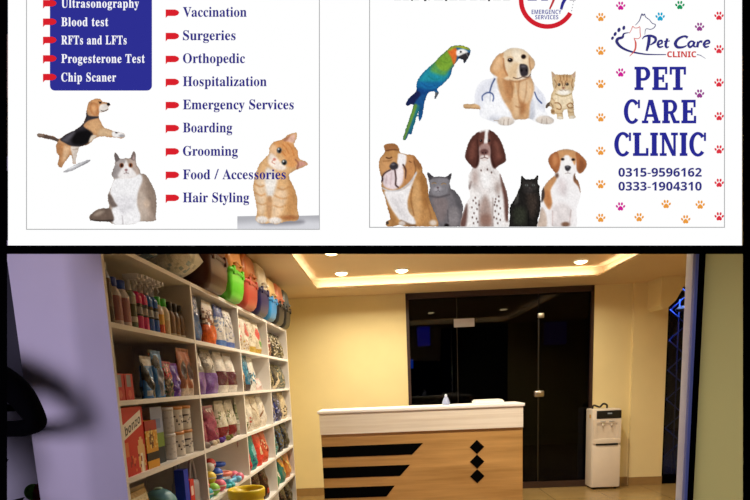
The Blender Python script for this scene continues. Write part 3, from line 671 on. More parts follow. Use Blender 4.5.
def tub(name, label, cat, group, x, y, z, r, h, body, lid, prints):
    o = thing(name, label, cat, (x, y, z), 0, group)
    n = 14
    prof = [(r * (.94 if i in (0,) else 1), h * .9 * i / n) for i in range(n + 1)]
    f = painter(body, prints)
    vs, fs, cc = [], [], []
    K = 32
    for (rr, zz) in prof:
        for k in range(K): vs.append((rr * math.cos(2 * PI * k / K), rr * math.sin(2 * PI * k / K), zz))
    for jj in range(n):
        for k in range(K):
            fs.append((jj * K + k, jj * K + (k + 1) % K, (jj + 1) * K + (k + 1) % K, (jj + 1) * K + k)); cc.append(f(((k + .5) / K * 3) % 1, (jj + .5) / n))
    fs.append(tuple(range(K))[::-1]); cc.append(C(*body))
    MB().add(vs, fs, cc, True).build('tub_body', M_pack, o)
    MB().lathe([(r * 1.03, h * .88), (r * 1.04, h * .98), (r * .98, h), (r * .9, h)], 28).build('lid', mat('lid %d %d %d' % lid, lid, .4, noise=.03), o)
    return o

# ---- first bay, top row: grooming sprays and shampoos
G = 'grooming bottles on the top row of the nearest bay'
bottle('shampoo_bottle', 'tall clear brown bottle at the near end of the top row, against the end panel', 'bottle', G, 2.147, 'A', .022, .215, [(.3, (60, 40, 35)), (.7, (150, 110, 90)), (1, (205, 200, 200))], top='pump')
bottle('shampoo_bottle', 'dark bottle with clear pump, second from the near end of the top row', 'bottle', G, 2.205, 'A', .025, .215, [(.3, (70, 45, 40)), (.8, (95, 75, 70)), (1, (170, 180, 215))], top='pump')
bottle('shampoo_bottle', 'pinkish bottle with blue cap and white shoulder on the top row, nearer of two', 'bottle', G, 2.275, 'A', .033, .165, [(.1, (215, 200, 205)), (.72, (170, 115, 125)), (1, (225, 220, 225))], top=.028, topcol=(35, 70, 185))
bottle('shampoo_bottle', 'pinkish bottle with blue cap and white shoulder on the top row, farther of two', 'bottle', G, 2.347, 'A', .032, .165, [(.1, (215, 200, 205)), (.72, (175, 120, 130)), (1, (225, 220, 225))], top=.028, topcol=(45, 85, 195))
bottle('spray_bottle', 'grey green labelled spray bottle on the top row, before the magenta ones', 'spray bottle', G, 2.41, 'A', .025, .165, [(.15, (90, 105, 90)), (.3, (200, 200, 190)), (.6, (95, 100, 75)), (.8, (180, 175, 165)), (1, (150, 160, 140))])
for y, s in ((2.468, 'nearer'), (2.524, 'farther')):
    bottle('spray_bottle', 'magenta spray bottle with black middle band and white trigger, %s of two' % s, 'spray bottle', G, y, 'A', .026, .17, [(.33, (228, 40, 132)), (.38, (20, 18, 25)), (.56, (165, 160, 170)), (.66, (20, 18, 25)), (1, (228, 42, 135))])
for y, s in ((2.582, 'nearer'), (2.638, 'farther')):
    bottle('spray_bottle', 'blue spray bottle with black middle band and white trigger, %s of two' % s, 'spray bottle', G, y, 'A', .026, .17, [(.33, (28, 92, 195)), (.38, (20, 18, 25)), (.56, (165, 170, 180)), (.66, (20, 18, 25)), (1, (36, 108, 210))])
bottle('powder_bottle', 'orange and yellow bottle with bright green cap on the top row', 'bottle', G, 2.702, 'A', .030, .15, [(.3, (225, 90, 50)), (.6, (235, 175, 60)), (1, (240, 215, 190))], top=.03, topcol=(60, 190, 60))
bottle('powder_bottle', 'cream bottle with bright green cap beside the orange and yellow bottle', 'bottle', G, 2.772, 'A', .031, .15, [(.5, (215, 190, 150)), (1, (225, 215, 190))], top=.03, topcol=(70, 200, 70))
for i, (y, s) in enumerate(((2.845, 'nearest'), (2.908, 'middle'), (2.975, 'farthest'))):
    bottle('shampoo_bottle', 'brown bottle with dark cap at the far end of the top row, %s of three' % s, 'bottle', G, y, 'A', .027, .14, [(.1, (190, 175, 150)), (.75, (125, 90, 60)), (1, (110, 80, 60))], top=.035, topcol=(40, 32, 32))

# ---- first bay, second row
G = 'packets on the second row of the nearest bay'
for y, s in ((2.165, 'nearer'), (2.245, 'farther')):
    carton('treat_box', 'small red box with grey window on the second row, %s of two' % s, 'box', G, y, 'B', .072, .105, .06, (205, 35, 35), [('rect', .25, .75, .5, .95, (150, 150, 155)), ('ell', .5, .22, .2, .16, (225, 110, 90))])
carton('treat_box', 'plain blue box standing behind the small red boxes', 'box', G, 2.26, 'B', .13, .165, .06, (25, 50, 165), [('rect', .3, .6, .62, .72, (150, 170, 220))], x=-1.20)
pouch('food_pouch', 'pale blue pouch with black dog picture on the second row, nearer of two', 'pouch', G, 2.455, 'B', .105, .185, .05, (50, 120, 195), [('band', .78, 1, (210, 205, 200)), ('diag', .15, .55, (20, 22, 30), -.6), ('rect', .1, .5, .05, .2, (190, 200, 215))], seal=(190, 180, 170))
pouch('food_pouch', 'pale blue pouch with grey dog picture on the second row, farther of two', 'pouch', G, 2.57, 'B', .11, .215, .05, (60, 130, 200), [('ell', .45, .35, .28, .32, (140, 145, 165)), ('ell', .3, .75, .3, .15, (20, 25, 45)), ('rect', .6, .95, .05, .15, (20, 25, 60))], seal=(95, 140, 190))
pouch('food_pouch', 'red and brown pouch between the blue and the purple pouches', 'pouch', G, 2.675, 'B', .09, .17, .045, (110, 85, 70), [('bits', 3, .5, 1, .6, [(205, 45, 70), (215, 130, 130)]), ('bits', 5, 0, .5, .4, [(180, 160, 130), (60, 90, 60)])], seal=(180, 60, 80))
pouch('food_pouch', 'shiny purple pouch on the second row', 'pouch', G, 2.77, 'B', .11, .165, .055, (95, 35, 175), [('ell', .55, .6, .12, .14, (215, 175, 235)), ('bits', 8, 0, .35, .3, [(170, 110, 215), (60, 20, 120)])], seal=(130, 60, 170))
pouch('food_pouch', 'tall dark red pouch standing behind the purple pouch', 'pouch', G, 2.78, 'B', .10, .235, .04, (95, 35, 35), [('bits', 4, .3, 1, .35, [(160, 90, 70), (60, 25, 30)])], x=-1.17)
for y, s in ((2.885, 'nearer'), (2.968, 'farther')):
    pouch('food_pouch', 'tall tan pouch with dark oval window on the second row, %s of two' % s, 'pouch', G, y, 'B', .10, .245, .055, (190, 120, 90), [('ell', .5, .52, .36, .22, (100, 80, 78)), ('band', 0, .14, (225, 205, 190)), ('rect', .35, .65, 0, .35, (225, 205, 190)), ('bits', 2, .75, 1, .3, [(205, 150, 130), (215, 130, 100)])], seal=(200, 140, 115))

# ---- first bay, third row: big red box with a slanted white name band
G = 'food on the third row of the nearest bay'
o = carton('dog_food_box', 'large red dog food box with slanted white band and black lettering', 'box', G, 2.235, 'C', .215, .275, .10, (212, 40, 32),
           [('ell', .78, .25, .17, .28, (235, 190, 130)), ('ell', .78, .14, .08, .18, (250, 240, 225)), ('bits', 12, .05, .3, .22, [(235, 120, 70), (150, 25, 25)]), ('rect', .05, .22, .3, .5, (225, 120, 70))], rz=.04)
MB().prism([(-.1075, .145), (-.1075, .205), (.085, .262), (.085, .20)], 0, .0502, .0512).build('name_band', mat('white print', (236, 226, 214), .5), o)
flap(o, .215, .275, .10, (190, 35, 30))
BONZO = o
carton('dog_food_box', 'yellow and black pack with red top beside the large red dog food box', 'box', G, 2.405, 'C', .12, .21, .07, (226, 160, 50), [('band', .80, 1, (170, 40, 30)), ('band', .16, .34, (25, 20, 20)), ('ell', .45, .62, .2, .2, (110, 60, 30)), ('bits', 6, .4, .8, .2, [(240, 210, 120)])])
carton('dog_food_box', 'dark green box with pale blue top behind the yellow and black pack', 'box', G, 2.535, 'C', .13, .265, .09, (150, 160, 190), [('band', 0, .28, (28, 40, 50)), ('band', .28, .56, (120, 150, 60)), ('rect', .2, .8, .64, .78, (110, 125, 165))], x=-1.12)
for k in range(2):
    for i, (y, lid, bod) in enumerate(((2.685, (205, 203, 208), (205, 203, 208)), (2.805, (206, 140, 80), (222, 214, 206)), (2.925, (206, 140, 80), (222, 214, 206)))):
        tub('food_tub', ('%s white tub with %s lid on the third row, %s' % (('lower', 'upper')[k], ('white', 'orange', 'orange')[i], ('nearest stack', 'middle stack', 'stack farthest from the entrance')[i])), 'tub', 'stacked white tubs on the third row',
            -1.115, y, ROW['C'] + .128 * k, .057, .127, bod, lid, [('bits', 3 + i, .2, .75, .25, [(150, 145, 150), (80, 70, 75)] if i else [(185, 182, 190)])])

# ---- first bay, fourth row (tops only are seen)
G = 'goods on the fourth row of the nearest bay'
pouch('cushion_bag', 'tan bag lying at the near end of the fourth row', 'bag', G, 2.33, 'D', .30, .22, .16, (205, 165, 105), [('band', .7, .85, (225, 205, 160)), ('bits', 7, 0, .6, .2, [(160, 110, 70)])], x=-1.14, seal=(215, 190, 150))
o = thing('toy_ball', 'blue and green ball on the fourth row beside the tan bag', 'ball', (-1.13, 2.60, ROW['D']), 0, G)
MB().ball((0, 0, .085), .085).build('ball', wood_mat('swirled rubber', (70, 120, 200), (130, 190, 120), .4, 3), o)
MB().lathe([(.02, 0), (.02, .006)], 12, loc=(0, 0, .168)).build('valve', mat('pale valve', (190, 215, 190), .4), o)
carton('book_box', 'tall blue box on the fourth row behind the ball', 'box', G, 2.765, 'D', .06, .235, .05, (25, 55, 190), [('band', .1, .2, (200, 210, 235))])
carton('treat_box', 'small red box in front of the divider on the fourth row', 'box', G, 2.835, 'D', .06, .17, .05, (215, 50, 45), [('rect', .2, .8, .5, .8, (245, 220, 210))])
o = thing('carrier_bag', 'translucent grey bag with looped handles standing on the fourth row', 'bag', (-1.12, 2.93, ROW['D']), 0, G)
M_film = mat('grey plastic film', (165, 160, 165), .3, noise=.1, scale=20)
MB().box(-.06, .06, -.06, .06, 0, .15, bev=.02).build('bag_body', M_film, o)
for x in (-.04, .04):
    MB().tube(spline([(x, -.045, .14), (x, -.03, .22), (x, 0, .265), (x, .03, .22), (x, .045, .14)], False), .009, 8).build('handle', M_film, o)

# ---- first bay, lower rows (below the picture's edge, a few packs only)
for y, col, nm in ((2.25, (60, 90, 140), 'blue'), (2.5, (200, 60, 50), 'red'), (2.75, (220, 190, 120), 'yellow')):
    pouch('food_bag', '%s sack on the fifth row of the nearest bay' % nm, 'bag', 'sacks on the fifth row of the nearest bay', y, 'E', .2, .25, .12, col, [('band', .3, .6, (235, 230, 220))])

# ---- second bay
G = 'pouches on the top row of the second bay'
pouch('treat_pouch', 'dark blue pouch at the near end of the second bay, top row', 'pouch', G, 3.15, 'A', .19, .26, .07, (35, 55, 120), [('ell', .5, .3, .4, .25, (50, 100, 165)), ('bits', 3, .6, 1, .3, [(190, 185, 190), (30, 30, 80)])], seal=(60, 60, 110), soft=True)
pouch('treat_pouch', 'silver pouch leaning behind the dark blue pouch, top row', 'pouch', G, 3.29, 'A', .15, .25, .06, (205, 198, 192), [('diag', .3, .5, (60, 40, 50), .8), ('bits', 5, .5, 1, .35, [(110, 60, 50), (240, 236, 230)])], x=-1.15, soft=True)
pouch('treat_pouch', 'white and brown pouch with an orange lower half, top row of the second bay', 'pouch', G, 3.43, 'A', .20, .26, .08, (205, 190, 178), [('band', 0, .42, (226, 96, 30)), ('bits', 9, .42, .8, .45, [(95, 45, 35), (150, 90, 60)])], seal=(225, 215, 205), soft=True)
pouch('treat_pouch', 'white pouch with blue top and blue foot, top row of the second bay', 'pouch', G, 3.64, 'A', .19, .26, .07, (220, 216, 214), [('band', 0, .16, (70, 120, 200)), ('band', .72, 1, (40, 60, 130)), ('bits', 2, .3, .7, .2, [(120, 140, 180)])], seal=(40, 60, 140), soft=True)
pouch('treat_pouch', 'white pouch with small dark marks beside the divider, top row of the second bay', 'pouch', G, 3.84, 'A', .19, .25, .07, (214, 208, 204), [('band', 0, .14, (80, 110, 190)), ('bits', 4, .2, .9, .22, [(90, 85, 90), (160, 160, 185)])], seal=(220, 215, 210), soft=True)
G = 'bags on the second row of the second bay'
for y, s in ((3.17, 'nearer'), (3.40, 'farther')):
    pouch('litter_bag', 'grey bag with a purple lower half on the second row, %s of two' % s, 'bag', G, y, 'B', .205, .27, .13, (150, 140, 130), [('band', 0, .46, (125, 80, 165)), ('ell', .5, .72, .3, .12, (215, 205, 195)), ('bits', 5, .5, 1, .25, [(110, 100, 95), (190, 180, 170)])], seal=(150, 140, 130), soft=True)
for y, s in ((3.62, 'nearer'), (3.835, 'farther')):
    pouch('litter_bag', 'white bag with a dark maroon label on the second row, %s of two' % s, 'bag', G, y, 'B', .20, .265, .12, (222, 214, 206), [('band', .18, .52, (88, 22, 40))], seal=(215, 205, 195), soft=True)
G = 'bags on the third row of the second bay'
for y, s in ((3.17, 'nearer'), (3.40, 'farther')):
    pouch('pet_cushion', 'dull pink cushion in film on the third row, %s of two' % s, 'cushion', G, y, 'C', .20, .235, .10, (150, 55, 85), [('ell', .5, .9, .35, .08, (215, 190, 190)), ('bits', 6, .1, .9, .12, [(175, 90, 115), (120, 40, 65)])], x=-1.118, seal=(190, 130, 140), soft=True)
for y, s in ((3.62, 'nearer'), (3.835, 'farther')):
    pouch('seed_bag', 'white and green speckled bag with red foot on the third row, %s of two' % s, 'bag', G, y, 'C', .20, .255, .10, (212, 202, 182), [('band', 0, .34, (120, 20, 30)), ('bits', 11, .4, .75, .35, [(110, 120, 70), (235, 230, 220)])], x=-1.118, seal=(210, 200, 185), soft=True)

M_plush = [mat('%s plush' % n, c, .95, noise=.2, scale=60, bump=.4) for n, c in (('grey', (150, 140, 135)), ('purple', (95, 60, 150)), ('olive', (120, 120, 60)), ('cream', (225, 210, 185)))]
def plush(label, x, y, z, m, r):
    o = thing('plush_toy', label, 'toy', (x, y, z), random.uniform(-.5, .5), 'plush toys lying before the cushions')
    MB().ball((0, 0, r * .8), r, sz=(.9, 1.25, .8)).build('toy_body', m, o)
    MB().ball((r * .6, r * .9, r * 1.1), r * .55).build('toy_head', m, o)
    for s in (-1, 1): MB().ball((r * .6, r * .9 + s * r * .35, r * 1.6), r * .2).build('toy_ear', m, o)
plush('grey plush mouse lying before the nearer pink cushion', -1.045, 3.12, ROW['C'], M_plush[0], .022)
plush('cream plush mouse lying between the two pink cushions', -1.047, 3.26, ROW['C'], M_plush[3], .020)
plush('purple plush mouse lying before the farther pink cushion', -1.045, 3.40, ROW['C'], M_plush[1], .022)
plush('olive plush mouse lying before the white and green bags', -1.046, 3.55, ROW['C'], M_plush[2], .021)

# loose toys heaped on the fourth row
G = 'small toys heaped on the fourth row of the second bay'
TOYC = {'green': (70, 190, 70), 'blue': (40, 90, 200), 'pink': (230, 110, 140), 'white': (232, 230, 232), 'teal': (50, 175, 190), 'yellow': (235, 205, 70), 'red': (215, 60, 60), 'sky blue': (120, 190, 230), 'lime': (150, 215, 80), 'coral': (235, 130, 110)}
def toy(kind, colr, label, x, y, z, rz=0):
    m = mat('%s rubber' % colr, TOYC[colr], .4, noise=.05)
    o = thing({'ball': 'toy_ball', 'bone': 'toy_bone', 'ring': 'toy_ring', 'dumbbell': 'toy_dumbbell'}[kind], label, 'toy', (x, y, z), rz, G)
    if kind == 'ball':
        MB().ball((0, 0, .038), .038).build('ball', m, o)
        MB().lathe([(.0385, -.004), (.0395, 0), (.0385, .004)], 20, loc=(0, 0, .038), caps=False).build('seam', mat('white rubber', TOYC['white'], .4, noise=.05), o)
    elif kind == 'bone':
        MB().tube([(0, -.06, .02), (0, .06, .02)], .014, 10).build('bone_shaft', m, o)
        for s in (-1, 1): MB().ball((-.014, s * .062, .022), .022).ball((.014, s * .062, .022), .022).build('bone_end', m, o)
    elif kind == 'ring':
        MB().tube([(.045 * math.cos(a * PI / 8), .045 * math.sin(a * PI / 8), .014) for a in range(17)], .014, 10).build('ring', m, o)
    else:
        MB().tube([(0, -.05, .03), (0, .05, .03)], .011, 10).build('grip', mat('white rubber', TOYC['white'], .4, noise=.05), o)
        for s in (-1, 1): MB().ball((0, s * .055, .03), .03).build('weight', m, o)
rnd = random.Random(3)
zD = ROW['D']
TL = [('ball', 'teal'), ('bone', 'white'), ('ball', 'lime'), ('dumbbell', 'blue'), ('ball', 'pink'), ('bone', 'yellow'), ('ring', 'teal'), ('ball', 'coral'), ('bone', 'sky blue'),
      ('ball', 'sky blue'), ('dumbbell', 'pink'), ('ball', 'white'), ('bone', 'red'), ('ring', 'lime'), ('ball', 'yellow'), ('bone', 'teal'), ('ball', 'blue'), ('dumbbell', 'green'), ('ring', 'coral'), ('ball', 'green'),
      ('bone', 'lime'), ('dumbbell', 'white'), ('ball', 'red'), ('ring', 'blue')]
for i, (k, cn) in enumerate(TL):
    layer = 0 if i < 12 else 1 if i < 20 else 2
    j = i if layer == 0 else i - 12 if layer == 1 else i - 20
    if layer == 0: x, y, z = (-1.07, -1.16)[j % 2], 3.11 + (j // 2) * .13, zD
    elif layer == 1: x, y, z = (-1.10, -1.19)[j % 2], 3.14 + (j // 2) * .14, zD + .066
    else: x, y, z = -1.15, 3.17 + j * .14, zD + .125
    toy(k, cn, '%s rubber %s in the toy heap, %s' % (cn, {'ball': 'ball', 'bone': 'bone', 'ring': 'ring', 'dumbbell': 'dumbbell'}[k], ('on the shelf itself', 'in the middle of the heap', 'on top of the heap')[layer]), x, y, z, rnd.uniform(-.6, .6))

o = thing('yellow_bin', 'round yellow plastic bin standing before the shelving', 'bin', (-.905, 3.36, 0))
M_yel = mat('yellow plastic', (226, 196, 30), .35, noise=.04)
MB().lathe([(.08, 0), (.085, .01), (.105, .725), (.10, .725), (.079, .012)], 32, caps=False).lathe([(.079, .01), (.079, .014)], 32).build('bin_body', M_yel, o)
MB().lathe([(.103, .68), (.113, .685), (.116, .73), (.111, .74), (.10, .737), (.10, .69)], 32, caps=False).build('rim', M_yel, o)

# ---- third bay
G = 'packets on the top row of the third bay'
for i, (y, lab, base, ops) in enumerate(((4.08, 'cream packet with red marks, first in the third bay top row', (214, 202, 184), [('bits', 3, .1, .9, .2, [(190, 60, 60), (150, 120, 100)])]),
        (4.27, 'white packet with a red picture, second in the third bay top row', (222, 210, 196), [('ell', .6, .62, .25, .2, (200, 90, 80)), ('bits', 7, .05, .35, .3, [(190, 150, 60), (160, 120, 90)])]),
        (4.47, 'cream packet with yellow foot, third in the third bay top row', (218, 206, 186), [('band', 0, .2, (200, 165, 70)), ('bits', 8, .3, .9, .15, [(170, 150, 130)])]),
        (4.68, 'pale packet with red and green print, last in the third bay top row', (210, 196, 172), [('ell', .4, .6, .25, .2, (200, 70, 60)), ('ell', .6, .3, .2, .12, (80, 150, 60)), ('band', 0, .14, (190, 150, 60))]))):
    pouch('treat_pouch', lab, 'pouch', G, y, 'A', .215, .265, .09, base, ops, soft=(i > 0), seal=(220, 210, 195))
G = 'packets on the second row of the third bay'
for i, (y, lab, base, ops, h) in enumerate(((4.06, 'brown packet with dog picture, first on the second row of the third bay', (165, 125, 95), [('band', 0, .3, (70, 50, 45)), ('ell', .4, .7, .3, .2, (225, 190, 150))], .24),
        (4.22, 'teal packet with stripes, second on the second row of the third bay', (40, 110, 145), [('bits', 5, .4, 1, .3, [(80, 160, 190), (20, 60, 100)]), ('band', 0, .2, (70, 50, 50))], .27),
        (4.40, 'white packet with teal print, third on the second row of the third bay', (225, 222, 216), [('bits', 2, .2, .55, .4, [(50, 130, 160), (60, 60, 70)])], .26),
        (4.60, 'low pink packet, last on the second row of the third bay', (222, 190, 185), [('bits', 2, .2, .8, .2, [(235, 215, 210)])], .10))):
    pouch('treat_pouch', lab, 'pouch', G, y, 'B', .19, h, .09, base, ops, seal=base)
G = 'bags on the third row of the third bay'
for i, (y, lab, base, ops) in enumerate(((4.05, 'green and white narrow bag, first on the third row of the third bay', (170, 170, 140), [('bits', 4, .1, .9, .45, [(70, 95, 50), (230, 225, 215)])]),
        (4.24, 'white folded bag, second on the third row of the third bay', (220, 210, 194), [('diag', .4, .46, (165, 140, 110), .9), ('bits', 4, .1, .4, .12, [(190, 90, 80)])]),
        (4.45, 'cream folded bag, third on the third row of the third bay', (212, 198, 176), [('diag', .3, .36, (150, 120, 90), -.8)]),
        (4.68, 'white bag with brown seam, last on the third row of the third bay', (222, 212, 198), [('diag', .55, .62, (140, 100, 70), .6)]))):
    pouch('litter_bag', lab, 'bag', G, y, 'C', .215, .27, .12, base, ops, soft=True, seal=base)
G = 'bags on the fourth row of the third bay'
for i, (y, lab, base, ops) in enumerate(((4.06, 'red bag, first on the fourth row of the third bay', (190, 40, 55), [('bits', 4, .1, .8, .25, [(60, 30, 50), (230, 120, 110)])]),
        (4.25, 'teal bag with pale swirl, second on the fourth row of the third bay', (35, 140, 135), [('ell', .5, .5, .25, .2, (120, 190, 190)), ('bits', 4, .1, .4, .25, [(30, 90, 130)])]),
        (4.46, 'bright red bag, third on the fourth row of the third bay', (215, 62, 48), [('ell', .5, .45, .22, .14, (235, 200, 160))]),
        (4.68, 'orange red bag with pale print, last on the fourth row of the third bay', (205, 85, 55), [('bits', 4, .3, .7, .35, [(235, 190, 150), (120, 40, 30)])]))):
    pouch('food_bag', lab, 'bag', G, y, 'D', .215, .275, .12, base, ops, seal=base)
G = 'bags on the fifth row of the third bay'
for i, (y, s) in enumerate(((4.09, 'nearest'), (4.34, 'middle'), (4.60, 'farthest'))):
    pouch('food_bag', 'dark brown bag with small red label on the fifth row, %s of three' % s, 'bag', G, y, 'E', .22, .27, .12, (52, 30, 24), [('rect', .3, .75, .15, .35, (205, 70, 45)), ('bits', 4, .5, .9, .15, [(110, 60, 45)])], seal=(60, 36, 30))

# ---- fourth bay
def bay4(row, G, items):
    for i, (y, w_, h, lab, base, ops) in enumerate(items):
        pouch('food_bag', lab, 'bag', G, (4.915 + .155 + .30 * i), row, .285, min(.278, h * 1.08), .13, base, ops, soft=bool(i % 2), seal=base)
bay4('A', 'bags on the top row of the far bay', [(5.05, .20, .25, 'dark red bag on the top row of the far bay', (125, 40, 38), [('bits', 4, .1, .6, .3, [(200, 190, 170), (60, 25, 25)])]),
     (5.28, .2, .22, 'black and white bag on the top row of the far bay, nearer of two', (40, 34, 32), [('bits', 4, .1, .9, .4, [(190, 180, 160), (110, 100, 60)])]),
     (5.52, .2, .22, 'black and white bag on the top row of the far bay, farther of two', (44, 38, 34), [('bits', 9, .1, .9, .4, [(190, 180, 160), (110, 100, 60)])])])
bay4('B', 'bags on the second row of the far bay', [(5.05, .18, .25, 'brown olive bag on the second row of the far bay', (95, 85, 60), [('bits', 4, .1, .9, .4, [(40, 36, 34), (160, 140, 100)])]),
     (5.26, .18, .22, 'dark bag with pale stripe on the second row of the far bay', (50, 46, 46), [('diag', .3, .5, (190, 170, 140), .9)]),
     (5.48, .18, .22, 'grey green bag on the second row of the far bay', (90, 95, 85), [('bits', 6, .1, .9, .4, [(50, 60, 60), (170, 150, 120)])])])
bay4('C', 'bags on the third row of the far bay', [(5.05, .20, .25, 'navy bag with white print on the third row of the far bay, nearer of two', (35, 45, 110), [('bits', 4, .1, .8, .3, [(180, 180, 200), (20, 25, 60)])]),
     (5.28, .2, .25, 'navy bag with white print on the third row of the far bay, farther of two', (30, 38, 95), [('bits', 8, .1, .8, .3, [(150, 150, 180), (20, 20, 40)])]),
     (5.54, .2, .27, 'cream bag on the third row of the far bay', (205, 185, 150), [('bits', 4, .1, .5, .25, [(50, 44, 50)])])])
bay4('D', 'bags on the fourth row of the far bay', [(5.05, .20, .26, 'teal bag with pale print on the fourth row of the far bay', (40, 120, 120), [('bits', 4, .1, .8, .3, [(110, 170, 170), (20, 40, 60)])]),
     (5.28, .2, .26, 'black bag with blue print on the fourth row of the far bay, nearer of two', (24, 26, 34), [('bits', 4, .1, .8, .2, [(60, 90, 130)])]),
     (5.52, .2, .26, 'black bag with blue print on the fourth row of the far bay, farther of two', (22, 22, 28), [('bits', 6, .1, .8, .2, [(70, 90, 120)])])])
bay4('E', 'bags on the fifth row of the far bay', [(5.05, .20, .27, 'green and white striped bag on the fifth row of the far bay', (60, 140, 95), [('diag', .35, .45, (235, 230, 220), -.9), ('diag', .5, .6, (235, 230, 220), -.9)]),
     (5.29, .2, .27, 'teal bag with orange arc on the fifth row of the far bay', (40, 120, 110), [('diag', .4, .6, (230, 170, 60), -.9), ('diag', .6, .8, (215, 110, 50), -.9)]),
     (5.53, .2, .27, 'orange bag on the fifth row of the far bay', (210, 120, 50), [('diag', .3, .4, (240, 210, 120), -.9)])])
bay4('F', 'bags on the lowest row of the far bay', [(5.06, .22, .28, 'black bag on the lowest row of the far bay, nearest of three', (26, 24, 26), [('bits', 4, .1, .8, .2, [(120, 110, 100)])]),
     (5.31, .22, .28, 'black bag on the lowest row of the far bay, middle of three', (28, 26, 26), [('bits', 5, .1, .8, .2, [(120, 90, 80)])]),
     (5.56, .22, .28, 'black bag on the lowest row of the far bay, farthest of three', (24, 24, 28), [('bits', 6, .1, .8, .2, [(100, 100, 110)])])])

# ---- on top of the shelving: two film-wrapped pet beds, then a row of two-tone litter boxes
def pillow(label, x, y, w, d, h, base, ops):
    o = thing('film_bag', label, 'bag', (x, y, ROW['T']), 0, 'film bags on top of the shelving')
    f = painter(base, ops); N = 22
    vs, fs, cc = [], [], []
    for s in (1, -1):
        k0 = len(vs)
        for j in range(N + 1):
            for i in range(N + 1):
                u, v = i / N, j / N
                t = (math.sin(PI * u) * math.sin(PI * v)) ** .5
                wr = .016 * math.sin(17 * u + 5 * v) * math.sin(13 * v + 3 * u) * t
                vs.append(((v - .5) * d * (.9 + .1 * math.sin(PI * u)), (u - .5) * w, h * .42 * (1 + s * t) + (wr if s > 0 else 0) * 1.0 if s > 0 else h * .42 * (1 - t)))
        for j in range(N):
            for i in range(N):
                a = k0 + j * (N + 1) + i
                fs.append((a, a + 1, a + N + 2, a + N + 1)); cc.append(f((i + .5) / N, (j + .5) / N))
    MB().add(vs, fs, cc, True).build('bag', M_pack, o)
    MB().tube(spline([(d * .1, w / 2 - .01, h * .42), (d * .12, w / 2 + .03, h * .5), (d * .02, w / 2 + .05, h * .42)], False), [.014] * 5 + [.012] * 5 + [.02], 8, C(*base)).build('knot', M_pack, o)
pillow('blue and white film bag lying on top of the shelving, nearest the entrance', -1.17, 2.52, .50, .34, .27, (70, 105, 130), [('diag', .2, .5, (35, 75, 110), .5), ('bits', 4, .5, 1, .3, [(200, 200, 200), (90, 110, 130)])])
pillow('white translucent film bag lying on top of the shelving, before the brown litter box', -1.15, 2.98, .36, .36, .30, (226, 224, 214), [('bits', 4, .1, 1, .35, [(240, 238, 230), (190, 192, 186), (160, 180, 190)])])

def rr_outline(w, h, r, top_flat=False, n=6):
    pts = []
    for (cx, cz, a0) in ((w / 2 - r, r, -PI / 2), (w / 2 - .012, h - .012, 0), (-w / 2 + .012, h - .012, PI / 2), (-w / 2 + r, r, PI)):
        q = r if cz == r else .012
        for k in range(n + 1):
            a = a0 + PI / 2 * k / n
            pts.append((cx + q * math.cos(a), cz + q * math.sin(a)))
    return pts
def litter_box(label, y, w, h, up, low, group):
    """deep tray with rounded lower corners under a straight sided paler hood"""
    o = thing('litter_box', label, 'litter box', (SX1 + .07 - .17, y, ROW['T']), 0, group)
    ml = mat('shell %d %d %d' % low, low, .35, noise=.03); mu = mat('shell %d %d %d' % up, up, .35, noise=.03)
    hl = h * .48
    a = MB()
    prof = [(.70, 0, 0), (.84, .012, 0), (.93, .05, 0), (1.0, hl, 0)]
    def ring(sx, sy, z, r, n=6):
        pts = []
        for (cx, cy, a0) in ((sx - r, sy - r, 0), (-sx + r, sy - r, PI / 2), (-sx + r, -sy + r, PI), (sx - r, -sy + r, 1.5 * PI)):
            for k in range(n + 1):
                t = a0 + PI / 2 * k / n
                pts.append((cx + r * math.cos(t), cy + r * math.sin(t), z))
        return pts
    def loft(mb, rings):
        n = len(rings[0]); vs = [p for q in rings for p in q]; fs = []
        for i in range(len(rings) - 1):
            for k in range(n): fs.append((i * n + k, i * n + (k + 1) % n, (i + 1) * n + (k + 1) % n, (i + 1) * n + k))
        fs.append(tuple(range(n))[::-1]); fs.append(tuple((len(rings) - 1) * n + k for k in range(n)))
        mb.add(vs, fs, None, True)
    D = .165
    loft(a, [ring(D * s, w / 2 * s, z, .04 * s) for s, z in ((.62, 0), (.76, .008), (.88, .035), (.95, .09), (.98, hl - .012), (.98, hl))])
    a.build('tray', ml, o)
    b = MB(); loft(b, [ring(D * s, w / 2 * s, z, .04 * s) for s, z in ((.95, hl), (.93, h * .72), (.88, h * .93), (.82, h * .985), (.7, h))])
    b.build('hood', mu, o)
    r_ = MB(); loft(r_, [ring(D * 1.02, w / 2 * 1.02, hl - .012, .045), ring(D * 1.03, w / 2 * 1.03, hl, .045), ring(D * 1.02, w / 2 * 1.02, hl + .012, .045)])
    r_.build('rim', ml, o)
    MB().tube([(D * .96 - .01, -w * .22, h * .6), (D * .98 + .012, -w * .2, h * .62), (D * .98 + .012, w * .2, h * .62), (D * .96 - .01, w * .22, h * .6)], .007, 8).build('handle', mu, o)
    for s in (-1, 1):
        MB().box(D * .95, D * 1.05, s * w * .3 - .018, s * w * .3 + .018, hl - .025, hl + .03, bev=.004).build('clip', ml, o)
G = 'two-tone litter boxes on top of the shelving'
